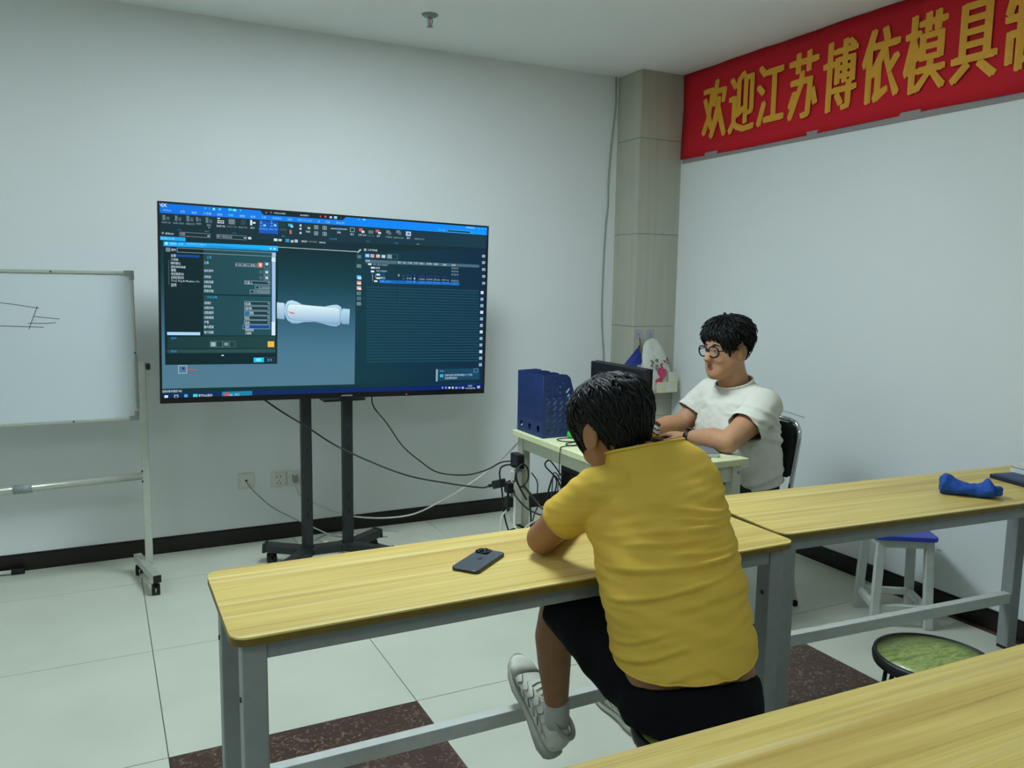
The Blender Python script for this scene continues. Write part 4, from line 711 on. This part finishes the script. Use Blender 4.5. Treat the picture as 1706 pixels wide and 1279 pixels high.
for k in range(16):
    x, z = 3.13+rnd.random()*.13, .90+rnd.random()*.07; a = rnd.random()*3
    pad([(x, z), (x+.014*math.cos(a), z+.014*math.sin(a)), (x+.016*math.cos(a)-.004, z+.016*math.sin(a)+.004)], PY-.108-.0, 'notebook_grey' if k % 3 else 'pink_print', 'print_mark', .02)
bx = thing('snack_box', 'cream snack box at the bottom right of the plastic bag', 'box', (3.27, PY-.1, .77))
part('carton', MB().box(3.17, 3.325, PY-.125, PY-.112, .765, .832), 'cream_box', bx); part('label_print', MB().box(3.235, 3.285, PY-.1262, PY-.125, .775, .822), 'paper', bx)
bx2 = thing('snack_box', 'taller cream snack box behind the other in the bag', 'box', (3.28, PY-.1, .83))
part('carton', MB().box(3.262, 3.322, PY-.119, PY-.110, .833, .895), 'cream_box', bx2); part('label_print', MB().box(3.264, 3.302, PY-.1202, PY-.119, .838, .89), 'paper', bx2)

# black office chair behind the desk
ch = thing('office_chair', 'black padded chair with a chrome tube frame, behind the man in white', 'chair', (2.62, 2.815, 0))
def pad_mesh(rs, name, m): o = link(name, fuse(MB().rings(rs), .008, 3), m, ch, True); return o
pad_mesh([[Vector((x, 2.815+dy, z+zz)) for dy, zz in rrect(-.205, .205, -.022, .022, .02, 3)] for x, z in ((2.40, .445), (2.42, .45), (2.60, .452), (2.74, .445), (2.76, .44))], 'seat', 'black_fabric')
pad_mesh([[Vector((x+xx, 2.815+dy, z)) for dy, xx in rrect(-hw, hw, -.018, .018, .016, 3)] for x, z, hw in ((2.735, .60, .17), (2.74, .615, .188), (2.752, .70, .193), (2.760, .77, .19), (2.768, .825, .17), (2.772, .842, .135))], 'backrest', 'black_fabric')
for s_ in (-1, 1):
    y = 2.815+s_*.197
    part('frame_tube', MB().tube(spline([(2.775, 2.815+s_*.13, .855), (2.772, 2.815+s_*.172, .842), (2.767, y, .80), (2.755, y, .70), (2.735, y, .58), (2.72, y, .45), (2.76, y, .20), (2.80, y, .015)], 5), .0105, 10), 'chrome', ch)
    part('front_leg', MB().tube(spline([(2.72, y, .43), (2.45, y, .425), (2.40, y, .40), (2.385, y, .2), (2.375, y, .015)], 5), .0105, 10), 'chrome', ch)
    for x in (2.80, 2.375): part('foot_cap', MB().cyl((x, y, 0), (x, y, .02), .014, 10), 'rubber', ch)
part('top_tube', MB().tube([(2.775, 2.685, .855), (2.776, 2.815, .858), (2.775, 2.945, .855)], .0105, 10), 'chrome', ch)

# ------------------------------------------------------------------ people
HEAD = [(-.118,.066,.016,.016),(-.112,.062,.030,.030),(-.098,.052,.046,.043),(-.078,.034,.064,.054),(-.05,.016,.080,.064),(-.02,.006,.090,.070),(.02,0,.097,.075),(.05,-.004,.098,.077),(.078,-.007,.088,.071),(.098,-.008,.070,.057),(.110,-.009,.048,.040),(.118,-.01,.018,.015)]
def head_at(u, jaw=0):
    T = HEAD
    u = min(max(u, T[0][0]), T[-1][0])
    for a, b in zip(T, T[1:]):
        if u <= b[0]:
            t = (u-a[0])/(b[0]-a[0]); r = [x+(y-x)*t for x, y in zip(a, b)]
            r[3] += jaw*math.exp(-((u+.06)/.045)**2); return r
def frame(c, f, u):
    f = Vector(f).normalized(); u = Vector(u); u = (u-f*u.dot(f)).normalized(); l = u.cross(f)
    return Matrix.Translation(c) @ Matrix((f, l, u)).transposed().to_4x4()
def add_head(mb, HM, jaw=0):
    h = MB(HM)
    us = [-.118,-.112,-.105,-.098,-.088,-.078,-.065,-.05,-.035,-.02,0,.02,.035,.05,.065,.078,.088,.098,.105,.110,.118]
    rs = []
    for u in us:
        _, c, hf, hl = head_at(u, jaw); rs.append(ell((c, 0, u), (1,0,0), (0,1,0), hf, hl, 32, 2.15))
    h.rings(rs)
    h.rings([ell((f, 0, u), (1,0,0), (0,1,0), a, b, 14) for u, f, a, b in ((.034,.084,.012,.009),(.010,.092,.018,.012),(-.012,.101,.022,.016),(-.024,.105,.022,.020),(-.033,.100,.017,.019),(-.039,.090,.008,.012))])
    h.ball((.080, 0, -.056), (.0165, .025, .008), 14, 8); h.ball((.079, 0, -.067), (.0165, .022, .008), 14, 8); h.ball((.070, 0, -.098), (.018, .022, .014), 14, 8)
    for s in (-1, 1):
        h.ball((.076, s*.030, .036), (.014, .024, .007), 12, 8); h.ball((.056, s*.042, -.030), (.030, .026, .028), 12, 8)
        e = MB(HM @ Matrix.Translation((-.006, s*(.078+jaw*.2), -.002)) @ Matrix.Rotation(s*.35, 4, 'Z') @ Matrix.Rotation(-.18, 4, 'Y'))
        e.rings([ell((-d*.5, s*d, 0), (1,0,0), (0,0,1), a, b, 18) for d, a, b in ((-.010,.014,.022),(.0,.018,.028),(.012,.024,.036),(.018,.021,.033))])
        mb.v and None
        h.add([HM.inverted() @ v for v in e.v], e.f, True)
    o = len(mb.v); mb.v += h.v; mb.f += [[i+o for i in f] for f in h.f]; mb.sm += h.sm
def add_hand(mb, w, d, n, s, curl=.35, sc=1.0):
    """w wrist, d towards the fingers, n out of the palm, s towards the thumb"""
    w = Vector(w); d = Vector(d).normalized(); n = Vector(n); n = (n-d*n.dot(d)).normalized(); s0 = n.cross(d); s = s0 if s0.dot(Vector(s)) > 0 else -s0
    mb.rings([ell(w+d*t*sc, s, n, a*sc, b*sc, 16, 2.6) for t, a, b in ((-.02,.026,.021),(.0,.027,.019),(.03,.036,.016),(.06,.041,.015),(.085,.040,.012),(.094,.036,.009))])
    for k, (o, l) in enumerate(((.030,.070),(.010,.079),(-.010,.074),(-.029,.058))):
        p = w+(d*.082+s*o)*sc; pts = [p-d*.02*sc]; rr = [.0095*sc]; a = 0; dd = d+s*(o*1.2)
        for j, f in enumerate((.0, .45, .30, .25)):
            p = p+(dd.normalized()*math.cos(a)+n*math.sin(a))*l*f*sc; pts.append(p); rr.append((.0092-.0010*j)*sc); a += curl*(1+.25*k)
        mb.tube(pts, rr, 10); mb.ball(pts[-1], rr[-1], 8, 6)
    p = w+(d*.018+s*.028)*sc; td = (d*.62+s*.70+n*.3).normalized(); q = p+td*.042*sc; q2 = q+(d*.85+s*.35+n*.25).normalized()*.032*sc
    mb.tube([p-td*.012*sc, p+td*.01*sc, q, q2], [.014*sc, .0135*sc, .0105*sc, .0085*sc], 10); mb.ball(q2, .0085*sc, 8, 6)
def ang(th, c, w_): return math.exp(-((abs((th+PI) % (2*PI)-PI)-c)/w_)**2)
def hair(parent, HM, line, thick, lift, nst, seed, ln=.4, fringe=0, swirl=.25, low=-.25):
    rn = random.Random(seed); top = .120
    def surf(th, s, ex=0):
        u0 = line(th); uu = u0+(top-u0)*math.sin(min(max(s, -.25), 1)*PI/2) if s >= 0 else u0+(top-u0)*s*1.2
        _, c, hf, hl = head_at(uu); t = thick(th, s)+ex
        k = t*(1-max(0, s)**4); q = Vector((c+(hf+k)*math.cos(th), (hl+k)*math.sin(th), uu+t*1.1*max(0, s)**1.5))
        return q
    mb = MB(HM); nt_, ns = 56, 16; rs = []
    for j in range(ns):
        s = j/(ns-1); ring = []
        for i in range(nt_):
            th = 2*PI*i/nt_; t = -.012 if j == 0 else .0035*noise.noise(Vector((math.cos(th)*9, math.sin(th)*9, s*4+seed)))
            ring.append(surf(th, s, t))
        rs.append(ring)
    mb.rings(rs)
    for k in range(nst):
        th = rn.random()*2*PI; s = rn.random()**.75*.98; dl = ln*(.5+.7*rn.random()); sw = swirl*(rn.random()-.35); lf = lift*(.2+rn.random()**2)
        pts = []; 
        for j in range(5):
            q = j/4; pts.append(surf(th+sw*q, max(low, s-dl*q*(.75 if s > .3 else .55)), -.002+lf*math.sin(q*PI*.62)))
        r = .0016+.0028*rn.random(); mb.tube(pts, [r*.8, r*1.2, r*1.1, r*.7, .0003], 4, False)
    for k in range(fringe):
        th = (rn.random()-.5)*1.9; pts = []; l = .35+.35*rn.random(); b = (rn.random()-.3)*.5
        for j in range(5):
            q = j/4; pts.append(surf(th+b*q, .34-l*q, .004+lift*.5*math.sin(q*2.2)))
        r = .003+.003*rn.random(); mb.tube(pts, [r*.8, r*1.2, r*1.1, r*.8, .0004], 5, False)
    return part('hair', mb, 'hair_black', parent)
def ang(th, c, w_): return math.exp(-((abs((th+PI) % (2*PI)-PI)-c)/w_)**2)
def sm(th, a, b):
    t = min(1, max(0, (abs((th+PI) % (2*PI)-PI)-a)/(b-a))); return t*t*(3-2*t)
def shoe(parent, H, D, U, sock_to=None, name='shoe'):
    H = Vector(H); D = Vector(D).normalized(); U = Vector(U); U = (U-D*U.dot(D)).normalized(); Sd = D.cross(U)
    W = lambda s, l, u: H+D*s+Sd*l+U*u
    prof = [(-.004,.018,.03,.070),(.004,.028,.02,.092),(.02,.034,.016,.102),(.05,.037,.016,.100),(.085,.038,.016,.098),(.115,.040,.016,.094),(.15,.044,.016,.082),(.185,.048,.016,.067),(.22,.048,.016,.055),(.25,.043,.017,.047),(.272,.032,.02,.040),(.284,.016,.024,.033)]
    mb = MB(); mb.rings([ell(W(s, 0, (a+b)/2), Sd, U, w_, (b-a)/2, 22, 2.5) for s, w_, a, b in prof])
    sh = link(name, fuse(mb, .005, 3), 'shoe_white', parent, True)
    so_ = [(-.012,.018,.008,.040),(-.006,.031,.003,.040),(.02,.041,0,.036),(.06,.041,.002,.030),(.10,.039,.004,.028),(.14,.043,.004,.026),(.19,.052,.0,.024),(.23,.051,.003,.026),(.262,.042,.010,.032),(.285,.024,.018,.034),(.292,.010,.024,.032)]
    part('sole', MB().rings([ell(W(s, 0, (a+b)/2), Sd, U, w_, (b-a)/2, 22, 3.5) for s, w_, a, b in so_]), 'shoe_grey', sh)
    def skin(s, a, e=.0015):
        for p, q in zip(prof, prof[1:]):
            if s <= q[0]:
                t = (s-p[0])/(q[0]-p[0]); _, w_, lo, hi = [x+(y-x)*t for x, y in zip(p, q)]; break
        ca, sa = math.cos(a), math.sin(a); k = (abs(ca)**2.5+abs(sa)**2.5)**(-1/2.5)
        return W(s, (w_+e)*ca*k, (lo+hi)/2+((hi-lo)/2+e)*sa*k)
    for k in range(5):
        s = .105+k*.018; part('lace', MB().tube([skin(s+.006*math.sin(j), a, .003) for j, a in enumerate((.95, 1.25, 1.57, 1.9, 2.2))], .0028, 6), 'shoe_white', sh)
    part('lace', MB().tube(spline([skin(.105, 1.57, .004), skin(.11, 1.0, .012), skin(.135, .7, .008), skin(.12, 1.0, .006), skin(.108, 1.5, .006), skin(.112, 2.1, .012), skin(.14, 2.4, .008), skin(.12, 2.1, .006), skin(.105, 1.6, .004)], 4), .0025, 6), 'shoe_white', sh)
    for sd in (0, 1):
        f = (lambda a: a) if sd == 0 else (lambda a: PI-a)
        for k in range(6):
            s0 = .045+k*.026; part('overlay_line', MB().tube(spline([skin(s0, f(-.35), .001), skin(s0+.022, f(.05), .001), skin(s0+.018, f(.5), .001), skin(s0+.04, f(.85), .001)], 4), .0018, 5), 'shoe_line' if k % 2 else 'shoe_grey', sh)
        part('overlay_line', MB().tube(spline([skin(.0, f(.0), .001), skin(.05, f(-.1), .001), skin(.12, f(.15), .001), skin(.2, f(-.05), .001), skin(.26, f(.1), .001)], 5), .002, 5), 'shoe_grey', sh)
    part('toe_cap', MB().rings([ell(W(s, 0, (a+b)/2), Sd, U, w_+.0025, (b-a)/2+.0015, 22, 2.5) for s, w_, a, b in prof[-4:]]), 'shoe_white', sh)
    part('collar', MB().tube([W(.045+.042*math.cos(a), .030*math.sin(a), .100-.003*math.cos(a)) for a in [k*PI/10 for k in range(21)]], .007, 8), 'shoe_grey', sh)
    if sock_to is not None:
        a = W(.045, 0, .07); b = Vector(sock_to)
        part('sock', MB().tube([a, a+(b-a)*.5, b], [.034, .0355, .0355], 18), 'sock', parent)
    return sh
def spine_rings(rows, lat, n=36):
    cs = [Vector(r[:3]) for r in rows]; out = []
    for k, r in enumerate(rows):
        t = (cs[min(k+1, len(cs)-1)]-cs[max(k-1, 0)]).normalized(); l = (Vector(lat)-t*Vector(lat).dot(t)).normalized(); nn = t.cross(l)
        out.append(ell(cs[k], l, nn, r[3], r[4], n, r[5] if len(r) > 5 else 2.3))
    return out

# --- man in yellow, seen from behind, leaning on the front desk
ye = thing('person', 'person in a yellow t-shirt and black shorts, seen from behind on a stool', 'person', (1.17, 1.39, 0))
PHI = math.radians(28); LAT = (math.cos(PHI), -math.sin(PHI), 0); FW = Vector((math.sin(PHI), math.cos(PHI), 0))
HY = frame((1.143, 1.678, 1.080), (-.02, 1, -.50), (-.06, .45, 1))
b = MB()
b.rings(spine_rings([(1.165,1.382,.47,.135,.11),(1.172,1.386,.53,.150,.118),(1.163,1.400,.60,.151,.112),(1.158,1.440,.73,.150,.108),(1.185,1.515,.85,.152,.10),(1.190,1.578,.92,.140,.085),(1.190,1.600,.965,.105,.062),(1.180,1.620,.995,.07,.055)], LAT))
b.tube([(1.19,1.595,.965),(1.175,1.615,1.005),(1.16,1.635,1.035),(1.145,1.655,1.07)], [.066,.060,.058,.056], 20)
add_head(b, HY)
SHL, ELL, WRL = (1.048,1.618,.938), (1.0,1.788,.797), (1.178,1.945,.785)
b.tube([SHL,(1.022,1.70,.885),ELL], [.05,.047,.040], 18); b.ball(ELL, .041, 14, 10)
b.tube([ELL,(1.06,1.85,.797),WRL], [.041,.042,.027], 18); add_hand(b, WRL, (.75,.6,.05), (0,0,-1), (-.5,.7,0), .25)
SHR, ELR, WRR = (1.295,1.56,.935), (1.375,1.735,.797), (1.27,1.93,.785)
b.tube([SHR,(1.35,1.65,.88),ELR], [.05,.046,.040], 18); b.ball(ELR, .041, 14, 10); b.tube([ELR,(1.34,1.83,.797),WRR], [.041,.040,.027], 18); add_hand(b, WRR, (-.4,.9,.05), (0,0,-1), (-.8,-.2,0), .3)
KL, AL = (1.030,1.738,.640), (1.085,1.838,.285)
b.tube([(1.115,1.38,.525),(1.06,1.6,.60),KL], [.085,.066,.052], 20); b.ball(KL, .052, 14, 10); b.tube([KL,(1.045,1.795,.52),(1.063,1.818,.43),AL,(1.09,1.87,.22)], [.050,.050,.045,.031,.032], 20)
KR, AR = (1.37,1.72,.59), (1.502,2.055,.115)
b.tube([(1.225,1.345,.525),(1.30,1.55,.58),KR], [.085,.068,.053], 20); b.ball(KR, .053, 14, 10); b.tube([KR,(1.435,1.885,.36),AR,(1.505,2.10,.06)], [.050,.049,.033,.034], 20)
bm_ = fuse(b, .0055, 4); link('body', bm_, 'skin_tan', ye, True)
hair(ye, HY, lambda th: .055-.132*(.5-.5*math.cos(th))**1.4+.030*ang(th, 1.68, .25)-.055*ang(th, 1.05, .32), lambda th, s: .006+.024*math.sin(min(1, s*1.6)*PI/2), .007, 1700, 5, .28, 40, .5, -.015)
for s in (-1, 1):
    part('eye', MB(HY).ball((.083, s*.031, .016), (.010, .014, .007), 12, 8), 'eye_dark', ye); part('eyebrow', MB(HY).tube([(.092, s*.016, .038), (.089, s*.032, .044), (.076, s*.048, .040)], .004, 6), 'hair_black', ye)
# shirt
sh_ = MB()
sh_.rings(spine_rings([(1.158,1.372,.50,.166,.134,2.2),(1.160,1.378,.55,.164,.132,2.2),(1.162,1.392,.61,.160,.128,2.3),(1.160,1.420,.68,.164,.124,2.4),(1.158,1.441,.74,.166,.124,2.4),(1.166,1.481,.80,.166,.121,2.5),(1.176,1.522,.855,.166,.116,2.5),(1.184,1.562,.915,.175,.108,2.5),(1.190,1.588,.965,.172,.094,2.5),(1.188,1.604,1.003,.148,.082,2.3),(1.180,1.616,1.030,.108,.076,2.1),(1.168,1.628,1.055,.084,.072,2.0),(1.158,1.638,1.09,.078,.068,2.0)], LAT))
sh_.tube([(1.10,1.60,.952),(1.045,1.612,.957),(1.028,1.668,.905),(1.015,1.720,.860),(1.006,1.765,.818)], [.075,.062,.059,.054,.052], 22)
sh_.tube([(1.24,1.572,.965),(1.305,1.553,.955),(1.335,1.62,.90),(1.355,1.68,.845)], [.075,.064,.056,.052], 22)
shm = fuse(sh_, .005, 6)
T0 = Vector((1.17, 1.42, .70)); LV = Vector(LAT)
def folds(p):
    t = (p-T0).dot(LV); z = p.z
    k = .0065*noise.noise(Vector((t*4+3, z*34+t*8, 1.3)))+.0045*noise.noise(Vector((t*9, z*62-t*14, 7.1)))
    for z0, sl, am, wd, ta, tb in ((.840,.13,.0080,.006,-.17,.16),(.80,.26,.0062,.006,-.17,.10),(.862,.02,.0045,.005,-.05,.15),(.905,.06,.0055,.006,-.12,.15),(.925,-.05,.005,.005,-.03,.14),(.945,-.12,.0055,.006,-.08,.12),(.885,.10,.005,.005,-.14,.05),(.69,.40,.007,.007,-.17,-.02),(.64,.55,.007,.007,-.17,-.05),(.735,.45,.0055,.006,-.17,-.06),(.665,-.55,.007,.007,.05,.18)):
        e = z-(z0+sl*t); g = 1/(1+math.exp(-(t-ta)*60))/(1+math.exp((t-tb)*60))
        k += am*g*(math.exp(-(e/wd)**2)-.8*math.exp(-((e+wd*1.5)/wd)**2))
    return k*min(1, max(0, (1.05-z)*12))
displace(shm, folds)
hp = [None, Vector((1.17, 1.38, .634))]; hn = Vector((.17, .08, -1)).normalized()
cut(shm, hp[1], hn)
cut(shm, (1.018,1.712,.868), (-.10,.66,-.62), lambda c: c.x < 1.085 and c.y > 1.655 and c.z < .93)
cut(shm, (1.348,1.655,.868), (.28,.7,-.62), lambda c: c.x > 1.27 and c.y > 1.62)
cut(shm, (1.163,1.632,1.050), (-.06,.30,.95), lambda c: (c-Vector((1.163,1.632,1.055))).length < .13 and c.z > 1.022)
so_ = link('shirt', shm, 'yellow_cotton', ye, True); solidify(so_, .0022)
def hem_ring(parent, me, co, no, m, r=.003, near=None):
    """stitched hem: a thin roll along an open edge"""
    bm = bmesh.new(); bm.from_mesh(me); co = Vector(co); no = Vector(no).normalized()
    es = [e for e in bm.edges if e.is_boundary and all(abs((v.co-co).dot(no)) < .004 for v in e.verts) and (near is None or all(near(v.co) for v in e.verts))]
    vs = list({v for e in es for v in e.verts})
    if len(vs) < 6: bm.free(); return
    seq = [vs[0]]; seen = {vs[0]}
    while True:
        nx = [e.other_vert(seq[-1]) for e in seq[-1].link_edges if e in es]; nx = [v for v in nx if v not in seen]
        if not nx: break
        seq.append(nx[0]); seen.add(nx[0])
    pts = [v.co.copy() for v in seq][::3]; bm.free()
    if len(pts) > 5: part('hem', MB().tube(pts+[pts[0]], r, 6), m, parent, False)
hem_ring(so_, shm, hp[1]-wloc(ye), hn, 'yellow_cotton'); hem_ring(so_, shm, Vector((1.018,1.712,.868))-wloc(ye), (-.10,.66,-.62), 'yellow_cotton'); hem_ring(so_, shm, Vector((1.163,1.632,1.050))-wloc(ye), (-.06,.30,.95), 'yellow_cotton', .004)
# shorts
q = MB(); q.rings(spine_rings([(1.150,1.372,.447,.12,.10),(1.153,1.374,.460,.150,.128),(1.160,1.378,.51,.166,.133),(1.160,1.382,.545,.163,.128),(1.161,1.388,.562,.158,.122)], LAT))
q.tube([(1.12,1.385,.525),(1.085,1.50,.565),(1.055,1.62,.605),(1.036,1.71,.632),(1.032,1.735,.638)], [.095,.097,.082,.068,.066], 24)
q.tube([(1.225,1.345,.525),(1.29,1.50,.565),(1.345,1.67,.588)], [.092,.086,.07], 24)
shm2 = fuse(q, .007, 5); displace(shm2, lambda p: .004*noise.noise(Vector((p.x*22, p.y*22, p.z*30)))); link('shorts', shm2, 'black_cotton', ye, True)
shoe(ye, (1.058,1.838,.152), (-.01,.76,.65), (.34,-.60,.72), (1.083,1.836,.315))
shoe(ye, (1.515,2.02,0), (.10,1,0), (0,0,1), (1.50,2.055,.14))

# --- man in white behind the work desk, facing the television side
wt = thing('person', 'person in a white t-shirt and black glasses, arms on the work desk', 'person', (2.56, 2.815, 0))
LT = (0, 1, 0); HT = frame((2.498, 2.812, 1.162), (-1, .02, -.10), (-.08, 0, 1)); JAW = .020
b = MB()
b.rings(spine_rings([(2.60,2.815,.46,.17,.13),(2.60,2.815,.55,.185,.15),(2.585,2.815,.68,.185,.15),(2.575,2.815,.80,.185,.135),(2.57,2.815,.90,.185,.11),(2.565,2.815,.965,.16,.085),(2.55,2.815,1.005,.08,.065)], LT))
b.tube([(2.56,2.815,.97),(2.545,2.815,1.03),(2.525,2.813,1.08),(2.515,2.812,1.13)], [.075,.068,.065,.062], 20)
add_head(b, HT, JAW)
SL, EL, WL = (2.565,2.640,.935), (2.338,2.598,.800), (2.312,2.838,.783)
b.tube([SL,(2.455,2.61,.868),EL], [.06,.057,.047], 18); b.ball(EL, .047, 14, 10); b.tube([EL,(2.335,2.69,.799),WL], [.047,.048,.030], 18); add_hand(b, WL, (-.25,.95,.0), (0,0,-1), (-1,-.1,0), .3)
SR, ER, WR = (2.575,2.995,.935), (2.46,3.045,.802), (2.225,3.02,.785)
b.tube([SR,(2.52,3.03,.865),ER], [.06,.057,.047], 18); b.ball(ER, .047, 14, 10); b.tube([ER,(2.36,3.045,.797),WR], [.047,.045,.030], 18); add_hand(b, WR, (-.95,-.2,.0), (0,0,-1), (.2,-1,0), .35)
for y in (2.72, 2.91):
    b.tube([(2.60,y,.53),(2.35,y,.52),(2.17,y,.50)], [.095,.078,.06], 18); b.ball((2.17,y,.50), .06, 14, 10); b.tube([(2.17,y,.50),(2.19,y,.30),(2.20,y,.09)], [.058,.054,.037], 18)
link('body', fuse(b, .0055, 3), 'skin', wt, True)
hair(wt, HT, lambda th: .072-.035*ang(th, .95, .3)-.052*ang(th, 1.28, .16)-.030*ang(th, 1.6, .3)-.108*sm(th, 1.75, 2.25), lambda th, s: .004+.012*math.sin(min(1, s*4)*PI/2)+.022*math.sin(min(1, max(0, s-.1)*1.4)*PI/2), .017, 1500, 9, .34, 70, .6, -.06)
for s in (-1, 1):
    part('eye', MB(HT).ball((.0835, s*.031, .013), (.0075, .0125, .0040), 12, 8), 'eye_white', wt)
    part('iris', MB(HT).ball((.0895, s*.030, .014), (.0035, .0065, .0045), 10, 6), 'eye_dark', wt)
    part('eyelid', MB(HT).tube([(.088, s*.017, .0145), (.0935, s*.031, .0205), (.081, s*.046, .0145)], .0022, 6), 'skin_tan', wt)
    part('eyebrow', MB(HT).tube([(.0925, s*.015, .036), (.0915, s*.031, .042), (.079, s*.049, .037)], [.003, .0042, .0018], 6), 'hair_black', wt)
    part('ear_fold', MB(HT).tube(spline([(.004, s*.094, -.018), (-.004, s*.099, -.006), (.000, s*.100, .010), (-.010, s*.103, .022), (-.022, s*.104, .012), (-.022, s*.102, -.006), (-.010, s*.098, -.022)], 4), .0022, 6), 'skin_tan', wt)
    part('nostril', MB(HT).ball((.103, s*.008, -.0345), (.005, .004, .003), 8, 6), 'skin_tan', wt)
part('lips', MB(HT).tube([(.087, .029, -.0635), (.0965, .013, -.0585), (.0985, 0, -.0600), (.0965, -.013, -.0585), (.087, -.029, -.0635)], [.0015, .0034, .0032, .0034, .0015], 8).tube([(.086, .027, -.0642), (.0965, .011, -.0672), (.0975, 0, -.0680), (.0965, -.011, -.0672), (.086, -.027, -.0642)], [.0015, .0034, .0038, .0034, .0015], 8), 'lip', wt)
gl = MB(HT)
rim = lambda s: [(.106-.006*abs(math.cos(a))*(1 if s*math.cos(a) > 0 else .2), s*.035+.029*math.cos(a)*(1+.09*math.cos(2*a)), .011+.0265*math.sin(a)*(1+.14*math.cos(2*a))) for a in [k*2*PI/24 for k in range(25)]]
for s in (-1, 1): gl.tube(rim(s), .0034, 8)
gl.tube([(.107, .009, .014), (.110, 0, .017), (.107, -.009, .014)], .0024, 8)
for s in (-1, 1): gl.tube([(.100, s*.057, .016), (.085, s*.076, .017), (.03, s*.084, .016), (-.012, s*.087, .014), (-.03, s*.084, -.004)], .0026, 6)
go = part('glasses', gl, 'black_gloss', wt)
for s in (-1, 1): part('lens', MB(HT).rings([[(x+.0008, y, z) for x, y, z in rim(s)[:-1]], [(x-.0008, y, z) for x, y, z in rim(s)[:-1]]]), 'lens_glass', go)
w_ = Vector(WL); wd = (Vector(WL)-Vector(EL)).normalized(); w_ = w_-wd*.025
wx = wd.cross(Vector((0,0,1))).normalized(); wz = wx.cross(wd)
wa = part('watch', MB().rings([ell(w_+wd*t, wx, wz, .037+e, .033+e, 24) for t, e in ((-.011, -.004), (-.011, .001), (.011, .001), (.011, -.004))]), 'black_plastic', wt)
part('watch_face', MB().box(w_.x-.016, w_.x+.016, w_.y-.016, w_.y+.016, w_.z+.032, w_.z+.040), 'black_gloss', wa, True, .004)
sh_ = MB()
sh_.rings(spine_rings([(2.605,2.815,.47,.20,.165,2.3),(2.605,2.815,.55,.205,.170,2.4),(2.592,2.815,.64,.208,.172,2.4),(2.585,2.815,.74,.208,.165,2.4),(2.578,2.815,.83,.210,.148,2.4),(2.575,2.815,.90,.212,.125,2.3),(2.570,2.815,.955,.195,.100,2.2),(2.562,2.815,.992,.140,.082,2.0),(2.553,2.815,1.012,.098,.076,2.0),(2.545,2.815,1.045,.085,.075,2.0)], LT))
sh_.tube([(2.58,2.70,.925),SL,(2.510,2.620,.895),(2.450,2.610,.858),(2.405,2.602,.832)], [.09,.084,.082,.078,.078], 24)
sh_.tube([(2.58,2.93,.925),SR,(2.545,3.02,.890),(2.505,3.038,.845),(2.485,3.042,.825)], [.09,.086,.084,.082,.082], 24)
shm = fuse(sh_, .0075, 5)
def folds2(p):
    k = .006*noise.noise(Vector((p.x*12+p.z*10, p.y*9, p.z*22-p.x*14)))+.0035*noise.noise(Vector((p.x*30, p.y*26, p.z*45)))
    for z0, sl, am, wd_ in ((.86,-.35,.006,.010),(.90,-.5,.006,.010),(.80,-.2,.006,.012),(.60,.25,.007,.014)):
        if p.y < 2.80:
            e = p.z-(z0+sl*(p.x-2.55)); k += am*(math.exp(-(e/wd_)**2)-.7*math.exp(-((e+wd_*1.5)/wd_)**2))*min(1, (2.80-p.y)*8)
    return k*min(1, max(0, (1.0-p.z)*12))
displace(shm, folds2)
cut(shm, (2.60,2.815,.572), (.12,0,-1))
cut(shm, (2.435,2.607,.850), (-.80,-.15,-.45), lambda c: c.y < 2.70 and c.x < 2.50 and c.z > .745 and c.z < .95 and (c.x < 2.42 or c.y < 2.625))
cut(shm, (2.508,3.037,.848), (-.55,.15,-.70), lambda c: c.y > 2.95 and c.x < 2.60 and (c-Vector((2.508,3.037,.848))).length < .13 and c.z < .93)
cut(shm, (2.548,2.815,1.022), (-.35,0,.93), lambda c: (c-Vector((2.548,2.815,1.022))).length < .14)
so_ = link('shirt', shm, 'white_cotton', wt, True); solidify(so_, .0024)
hem_ring(so_, shm, Vector((2.548,2.815,1.022))-wloc(wt), (-.35,0,.93), 'white_cotton', .005); hem_ring(so_, shm, Vector((2.60,2.815,.572))-wloc(wt), (.12,0,-1), 'white_cotton', .004)
q = MB(); q.rings(spine_rings([(2.60,2.815,.462,.17,.14),(2.60,2.815,.50,.195,.162),(2.60,2.815,.57,.195,.160),(2.60,2.815,.60,.185,.15)], LT))
for y in (2.72, 2.91):
    q.tube([(2.60,y,.535),(2.38,y,.525),(2.17,y,.505),(2.155,y,.49),(2.175,y,.40),(2.19,y,.25),(2.20,y,.08)], [.10,.09,.074,.072,.068,.062,.056], 20)
tm = fuse(q, .008, 4); displace(tm, lambda p: .004*noise.noise(p*22)); link('trousers', tm, 'dark_trousers', wt, True)
for y in (2.72, 2.91): shoe(wt, (2.245,y,0), (-1,0,0), (0,0,1))
